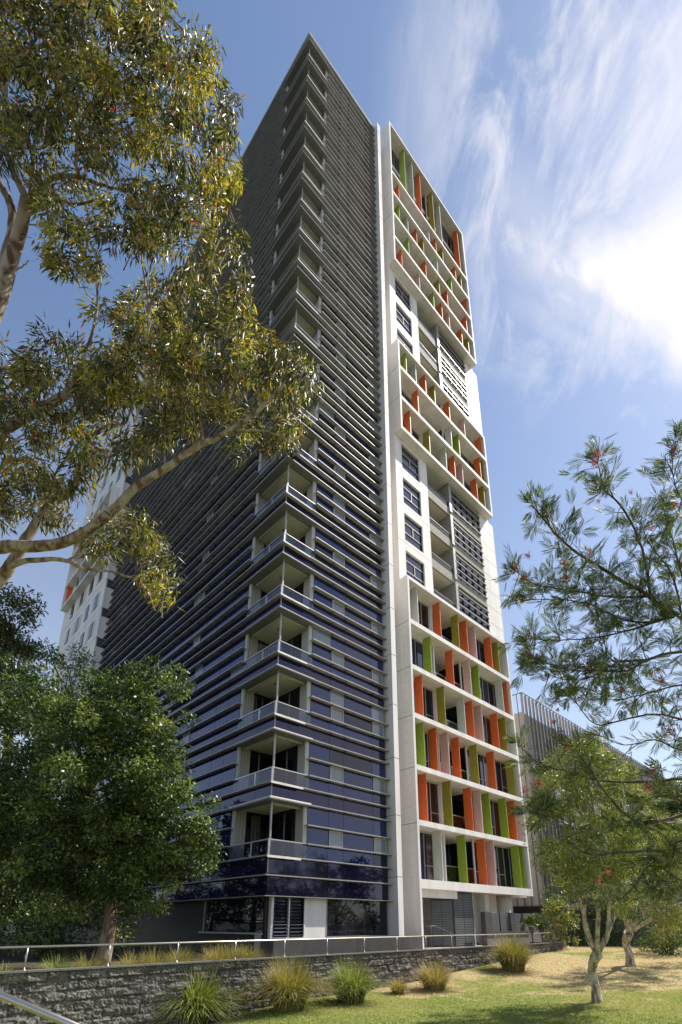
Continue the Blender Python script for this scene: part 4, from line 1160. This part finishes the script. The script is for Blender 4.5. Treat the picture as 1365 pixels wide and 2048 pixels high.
# ---------------------------------------------------------------- grevillea in the right foreground
def grev():
    DZ0 = 4.7
    base = P(1620, 1700, DZ0); base = Vector((base.x, base.y, H0-2.02))
    root = empty('grevillea_tree', base, 0, label='near grevillea with feathery needle leaves and red spider flowers at the right edge', cat='grevillea')
    r = random.Random(41)
    paths = [
     ([(1480, 1330), (1400, 1262), (1365, 1236), (1329, 1216), (1289, 1186), (1241, 1159), (1200, 1133), (1160, 1109), (1123, 1079), (1094, 1047), (1064, 1010)], 4.9, 4.6, .028),
     ([(1302, 1195), (1289, 1114), (1267, 1052), (1235, 1004), (1209, 978), (1198, 935), (1196, 914)], 4.8, 5.0, .014),
     ([(1300, 1193), (1227, 1194), (1174, 1186), (1120, 1178), (1067, 1167), (1034, 1143)], 4.8, 4.5, .012),
     ([(1348, 1234), (1281, 1245), (1222, 1229), (1184, 1210), (1130, 1200), (1060, 1200)], 4.8, 4.7, .012),
     ([(1345, 1234), (1267, 1258), (1200, 1274), (1120, 1280), (1061, 1277)], 4.8, 4.9, .012),
     ([(1500, 1320), (1365, 1304), (1294, 1320), (1254, 1341), (1200, 1341), (1134, 1339), (1067, 1314)], 4.6, 4.5, .018),
     ([(1294, 1320), (1240, 1322), (1227, 1330), (1174, 1357), (1112, 1355), (1070, 1330)], 4.6, 4.6, .010),
     ([(1500, 1480), (1365, 1440), (1312, 1428), (1240, 1441), (1190, 1448), (1150, 1400)], 4.6, 4.7, .016),
     ([(1500, 1560), (1365, 1558), (1297, 1564), (1198, 1561), (1127, 1541), (1071, 1522), (1037, 1488)], 4.6, 4.7, .018),
     ([(1470, 1660), (1317, 1642), (1272, 1643), (1212, 1587), (1170, 1522), (1142, 1493)], 4.5, 4.5, .018),
     ([(1460, 1730), (1312, 1703), (1244, 1706), (1170, 1706), (1099, 1643), (1057, 1621)], 4.4, 4.2, .018),
     ([(1317, 1645), (1246, 1652), (1198, 1660), (1142, 1652), (1085, 1625)], 4.5, 4.3, .013),
     ([(1312, 1705), (1272, 1768), (1244, 1796), (1215, 1800)], 4.4, 4.3, .013),
     ([(1420, 1060), (1365, 1000), (1345, 940), (1352, 885)], 4.6, 4.6, .010),
     ([(1400, 1262), (1365, 1150), (1340, 1060), (1322, 1000)], 4.8, 5.1, .014),
     ([(1365, 1236), (1345, 1150), (1300, 1090), (1280, 1040)], 4.9, 5.2, .012),
     ([(1480, 1380), (1365, 1370), (1300, 1385), (1230, 1400), (1160, 1390)], 4.7, 4.9, .013),
     ([(1480, 1510), (1365, 1500), (1310, 1480), (1250, 1490), (1200, 1470)], 4.7, 4.9, .013),
     ([(1480, 1620), (1365, 1600), (1330, 1590), (1290, 1600)], 4.3, 4.3, .013),
     ([(1480, 1700), (1365, 1680), (1345, 1720), (1330, 1770)], 4.2, 4.2, .013),
     ([(1470, 1780), (1365, 1760), (1330, 1740)], 4.2, 4.2, .013),
    ]
    hub = [base+Vector((0, 0, .0)), base+Vector((-.05, 0, .9)), base+Vector((0, 0, 1.8))]
    pp, ra = smoothline(hub, [.10, .085, .07], 4); b = MB(); b.tube([p-base for p in pp], ra, M['darkbark'], 10); b.build('trunk', root)
    FC = []; FD = []; FN = []
    for pts, a_, c_, r0 in paths:
        n = len(pts); q = [P(x, y, a_+(c_-a_)*i/(n-1))-base for i, (x, y) in enumerate(pts)]
        if pts[0][0] > 1380: q = [hub[2]-base if pts[0][1] < 1500 else hub[1]-base]+q
        pp, ra = smoothline(q, [r0]+[r0*(1-.8*i/(len(q)-1)) for i in range(1, len(q))], 4, .004, r)
        b = MB(); b.tube(pp, ra, M['darkbark'], 7)
        # side shoots
        tot = len(pp)
        for i in range(tot):
            if pp[i].x+base.x > 3.75*1.25: continue
            fr_ = i/tot
            for _ in range(3 if r0 > .0 else 1):
                if r.random() < (.50 if pts[0][1] < 1400 else .72): continue
                d = (pp[min(i+1, tot-1)]-pp[max(i-1, 0)]).normalized()
                sdv = (d*.6+vr(r)*.9+Vector((0, 0, .15))).normalized(); ln = r.uniform(.10, .30)*(1.15-.35*fr_)
                e = pp[i]+sdv*ln; mid = pp[i]+sdv*ln*.5+Vector((0, 0, .015))
                b.tube([pp[i], mid, e], [.0045, .0035, .002], M['darkbark'], 4, cap=False)
                for t in (.35, .6, .8, 1.0):
                    p = pp[i].lerp(e, t)
                    FC.append(p); FD.append((sdv*.5+vr(r)*.8+Vector((0, 0, .1))).normalized())
        for t in range(4): FC.append(pp[-1]); FD.append(((pp[-1]-pp[-3]).normalized()+vr(r)*.5).normalized())
        b.build('branch', root)
    # each frond: a rib with needle leaflets in pairs
    C = []; D = []; NN = []; LL = []; WW = []
    for c, d in zip(FC, FD):
        u_ = vr(r); s = d.cross(u_).normalized(); ln = r.uniform(.11, .18)
        nrm = d.cross(s)
        C.append(c); D.append(d); NN.append(nrm); LL.append(ln); WW.append(.0035)
        k = r.randint(5, 7)
        for j in range(k):
            t = .15+.75*j/k
            for sg in (-1, 1):
                C.append(c+d*ln*t); D.append((d*1.25+s*sg*.8+nrm*r.uniform(-.2, .2)-Vector((0, 0, .1))).normalized()); NN.append(nrm); LL.append(ln*(.72-.28*t)); WW.append(.0085)
    leafmesh('foliage', np.array([tuple(x) for x in C]), np.array([tuple(x) for x in D]), np.array([tuple(x) for x in NN]), np.array(LL), np.array(WW), M['grevleaf'], root, fold=.3)
    fl = [(1196, 907), (1190, 925), (1262, 985), (1198, 1002), (1056, 1112), (1032, 1138), (1048, 1157), (1131, 1127), (1132, 1155), (1179, 1106), (1352, 1010), (1331, 1101), (1059, 1271), (1059, 1312), (1160, 1329), (1185, 1327),
          (1315, 1341), (1323, 1362), (1246, 1381), (1302, 1058), (1153, 1403), (1116, 1420), (1109, 1445), (1136, 1496), (1050, 1581), (1076, 1568), (1110, 1607), (1344, 1465), (1306, 1541), (1218, 1745), (1195, 1762), (1277, 1755), (1325, 1717), (1297, 1578), (1350, 900)]
    fr2 = random.Random(2)
    for (x, y) in fl:
        o = P(x, y, 4.45)-base; big = fr2.uniform(.028, .045)*(1.4 if y > 1450 else 1)
        n = 46; g = np.random.default_rng(int(x*7+y))
        v = norml(g.normal(size=(n, 3))+np.array([.0, 0, .35]))
        C_ = np.tile(np.array([tuple(o)]), (n, 1))+g.normal(size=(n, 3))*big*.22
        leafmesh('flower', C_, v, norml(g.normal(size=(n, 3))), big*g.uniform(.6, 1.1, n), big*.13*np.ones(n), M['redflower'], root)
grev()

# ---------------------------------------------------------------- shrubs at the back right
def shrub(name, label, cat, c, rx, rz, mat, seed, n=40, per=60, ll=.1, lw=.045, group=None):
    c = Vector(c); base = Vector((c.x, c.y, c.z-rz))
    root = empty(name, base, 0, label=label, cat=cat, group=group); r = random.Random(seed)
    cen = []; b = MB()
    for i in range(n):
        v = vr(r); q = r.random()**.35*(1+.3*mnoise.noise(v*2+Vector((seed, 0, 0))))
        p = Vector((v.x*rx*q, v.y*rx*q, rz+v.z*rz*q)); cen.append(p)
        if i % 3 == 0: b.tube([Vector((0, 0, 0)), p*.5+Vector((0, 0, .1)), p], [.02, .014, .005], M['brownbark'], 5, cap=False)
    b.build('stems', root)
    C, D, Nn, Ls, Ws = leafcloud(cen, per, rx*.32, ll, lw, .1, seed, .9, .1, .8)
    leafmesh('foliage', C, D, Nn, Ls, Ws, mat, root)
shrub('shrub', 'bright green bush by the end of the block wall', 'bush', P(1118, 1840, 27), 1.1, 1.5, M['paperleaf'], 51, 45, 60, .14, .07)
shrub('shrub', 'tall dark bush behind the sloping rail', 'bush', P(1160, 1830, 31), 2.0, 2.4, M['darkleaf'], 52, 70, 60, .16, .08)
shrub('shrub', 'round dark bush on the lawn edge before the pale wall', 'bush', P(1330, 1870, 24), 1.3, 1.2, M['darkleaf'], 53, 60, 60, .12, .06)
shrub('shrub', 'loose green bush between the two paperbark trunks', 'bush', P(1225, 1850, 30), 1.6, 1.5, M['shrubleaf'], 54, 50, 60, .14, .07)
densetree('dense_tree', 'dark tree behind the paperbarks at the right edge', 'tree', P(1340, 1890, 33), 3,
  [B_(1330, 1700, 34, 90, 80, 1.2), B_(1390, 1620, 34, 90, 90, 1.2), B_(1300, 1780, 33, 60, 50, 1.6)], M['darkleaf'], M['darkbark'], 55, per=90, crad=.6, ll=.22, lw=.10, tr=.25)
densetree('dense_tree', 'dark tree in the gap between the fin-clad building and the paperbarks', 'tree', P(1150, 1880, 36), 3,
  [B_(1125, 1790, 37, 30, 50, 2), B_(1160, 1740, 37, 50, 60, 1.5), B_(1210, 1800, 36, 60, 60, 1.5)], M['darkleaf'], M['darkbark'], 56, per=80, crad=.6, ll=.22, lw=.10, tr=.2)
for i, (x, y, dz, rr0) in enumerate([(1062, 1842, 24.5, .38), (1082, 1849, 26, .26)]):
    c = P(x, y, dz)
    root = empty('potted_plant', (c.x, c.y, H0-1.0), 0, label=['larger potted plant on the planter wall by the entry', 'smaller potted plant at the right end of the planter wall'][i], cat='potted plant')
    b = MB(); hz = (c.z-(H0-1.0))-rr0*.7
    b.tube([(0, 0, hz-.28), (0, 0, hz)], [.10, .15], M['plinth'], 14); b.build('pot', root)
    b = MB(); b.tube([(0, 0, 0), (0, 0, hz-.28)], .04, M['plinth'], 8); b.build('stand', root)
    g = np.random.default_rng(i); cen = g.normal(size=(14, 3))*rr0*.45+np.array([0, 0, hz+rr0*.7])
    C, D, Nn, Ls, Ws = leafcloud(cen, 45, rr0*.4, .11, .055, .2, 60+i, 1, .1, .8)
    leafmesh('foliage', C, D, Nn, Ls, Ws, M['darkleaf'], root)

# ---------------------------------------------------------------- tussocks
def tussmat(name, a, b_, c):
    return leafmat(name, [(0, a), (.5, b_), (1, c)], .3, .5, .4)
M['tgreen'] = tussmat('green_blades', (.06, .09, .02), (.17, .21, .045), (.52, .50, .24))
M['tstraw'] = tussmat('straw_blades', (.16, .15, .05), (.36, .28, .12), (.52, .40, .22))
M['tmix'] = tussmat('mixed_blades', (.10, .12, .03), (.27, .25, .08), (.50, .36, .18))
def tussock(pos, h, rad, n, mat, seed, label, cat='grass tussock', group='grass tussocks along the block wall', wid=.012, sc=1.38):
    g = np.random.default_rng(seed); h = h*sc*.98; rad = rad*sc*.90; n = int(n*1.3)
    a = g.uniform(0, 2*np.pi, n); rr_ = rad*.32*g.random(n)**.5
    B0 = np.stack([np.cos(a)*rr_, np.sin(a)*rr_, np.zeros(n)], 1)
    a2 = a+g.normal(0, .5, n); lean = g.uniform(.10, 1.12, n); hh = h*g.uniform(.6, 1.12, n)
    dirh = np.stack([np.cos(a2), np.sin(a2), np.zeros(n)], 1); up = np.array([0, 0, 1.])
    side = np.stack([-np.sin(a2), np.cos(a2), np.zeros(n)], 1)
    V = []; S = 5
    for s in range(S+1):
        t = s/S
        out = lean*rad*(t**1.7)*1.05; z = hh*(t*(1.0)-lean*.66*t**2.4)
        c = B0+dirh*out[:, None]+up*z[:, None]
        w = (wid*(1-t**1.6)+.0012)*.5
        V += [c-side*w, c+side*w]
    V = np.stack(V, 1).reshape(-1, 3)
    i = np.arange(n)[:, None]*(2*(S+1)); Fq = []
    for s in range(S): Fq.append(np.concatenate([i+2*s, i+2*s+1, i+2*s+3, i+2*s+2], 1))
    Fq = np.concatenate(Fq, 0)
    o = npmesh('grass_tussock', V, Fq, mat, label=label, cat=cat, group=group)
    o.location = pos; return o
def onlawn(px, py): p = P(px, py, ondz(px, py)); return Vector((p.x, p.y, H0+gh(p.x, p.y)-.02))
tussock(onlawn(385, 2055), 1.22, 1.02, 2400, M['tgreen'], 1, 'largest green tussock, at the left below the block wall', wid=.022)
tussock(onlawn(578, 2020), 1.10, .95, 1500, M['tmix'], 2, 'tall straw and green tussock between the two green ones', wid=.015)
tussock(onlawn(702, 2006), .98, .88, 1300, M['tgreen'], 3, 'round green tussock in front of the middle of the block wall', wid=.015)
tussock(onlawn(797, 1987), .42, .42, 420, M['tstraw'], 4, 'smallest dry tussock, low beside the block wall', wid=.012)
tussock(onlawn(870, 1980), .78, .80, 900, M['tstraw'], 5, 'dry straw tussock to the right of the smallest one', wid=.013)
tussock(onlawn(1028, 1942), 1.15, 1.0, 1300, M['tmix'], 6, 'bushy bronze tussock near the far end of the block wall', wid=.018)
tussock(onlawn(-25, 2075), .8, .5, 400, M['tgreen'], 7, 'part of a tussock cut by the left edge under the pipe handrail', wid=.014)
# planting behind the rail
gx = random.Random(9)
beds = [(-13, .5), (-12, .5), (-11.2, .55), (-10.2, .5), (-9.3, .5), (-8.2, .6), (-7.4, .6), (-6.6, .65), (-5.9, .7), (-5.2, .7), (-4.4, .75), (-3.8, .8), (-3.1, .75)]
for i, (u_, h_) in enumerate(beds):
    p = U(u_, -4.0+gx.uniform(-.3, .5), ZB-.02)
    tussock(p, h_, h_*1.15, 420, M['tmix'] if i > 5 else M['tgreen'], 100+i, 'strappy grass clump planted behind the low rail at the left', 'grass clump', 'strappy grass clumps behind the low rail', wid=.012, sc=1.1)
# lawn blades
def blades():
    g = np.random.default_rng(77); n = 150000
    y = 11+22*g.random(n)**1.6; x = -4+g.random(n)*(y*.75+5)
    lx = (x-CX)*math.cos(AZ)+(y-CY)*math.sin(AZ); ly = -(x-CX)*math.sin(AZ)+(y-CY)*math.cos(AZ)
    k = (ly < -5.0) | (lx > 16.8); x, y = x[k], y[k]; n = len(x)
    z = np.array([gh(a, b_) for a, b_ in zip(x, y)])+H0
    C = np.stack([x, y, z-.005], 1)
    D = norml(g.normal(size=(n, 3))*.55+np.array([0, 0, 1.])); Nn = norml(g.normal(size=(n, 3)))
    pat = np.array([mnoise.noise(Vector((a*.33, b_*.33, 1.5))) for a, b_ in zip(x, y)])+(y-19)*-.04
    mi = (pat+g.normal(0, .12, n) < .02).astype(int)
    m1 = tussmat('lawn_blade_green', (.10, .14, .03), (.20, .25, .06), (.34, .36, .13)); m2 = tussmat('lawn_blade_straw', (.28, .22, .11), (.46, .37, .2), (.6, .5, .3))
    leafmesh('lawn_grass', C, D, Nn, g.uniform(.025, .06, n), np.full(n, .010), m1, None, mats=[m1, m2], midx=mi, kind='stuff', label='short patchy lawn grass, green and straw coloured', cat='grass')
blades()

# ---------------------------------------------------------------- park trees standing outside the view (the glass mirrors them)
r0_ = random.Random(88)
for i, (x, y, h, rx) in enumerate([(-23, 19, 9.0, 4.5), (-27, 27, 10.5, 5.0), (-24, 36, 10, 5.0), (27, 14, 6.5, 4.2), (33, 22, 7.5, 4.5), (30, 4, 7.5, 4.5)]):
    zb = H0-2.0
    densetree('park_tree', ['leafy park tree standing alone to the left of the terrace', 'leafy park tree behind the first one left of the terrace', 'farthest leafy park tree left of the tower flank', 'leafy park tree to the right of the lawn', 'leafy park tree farther back to the right of the lawn', 'leafy park tree to the right behind the camera'][i], 'tree', Vector((x, y, zb)), h*.35,
      [((x, y, zb+h*.65), rx, h*.40, .22), ((x+r0_.uniform(-2, 2), y+r0_.uniform(-2, 2), zb+h*.85), rx*.6, h*.25, .5)], M['darkleaf'], M['darkbark'], 200+i, per=60, crad=.9, ll=.40, lw=.2, tr=.25)

def litter():
    g = np.random.default_rng(5); n = 2600
    y = 11+16*g.random(n); x = -4+g.random(n)*(y*.75+4)
    ly = -(x-CX)*math.sin(AZ)+(y-CY)*math.cos(AZ); k = ly < -5.0; x, y = x[k], y[k]; n = len(x)
    z = np.array([gh(a, b_) for a, b_ in zip(x, y)])+H0+.03
    D = norml(np.stack([g.normal(size=n), g.normal(size=n), g.normal(size=n)*.25], 1)); Nn = norml(np.stack([g.normal(size=n)*.3, g.normal(size=n)*.3, np.ones(n)], 1))
    m = leafmat('dry_leaf', [(0, (.16, .08, .04)), (.6, (.34, .22, .12)), (1, (.5, .4, .26))], .1, .6, .3)
    leafmesh('leaf_litter', np.stack([x, y, z], 1), D, Nn, g.uniform(.05, .10, n), g.uniform(.018, .03, n), m, None, kind='stuff', label='dry fallen leaves scattered over the lawn', cat='leaf litter')
litter()
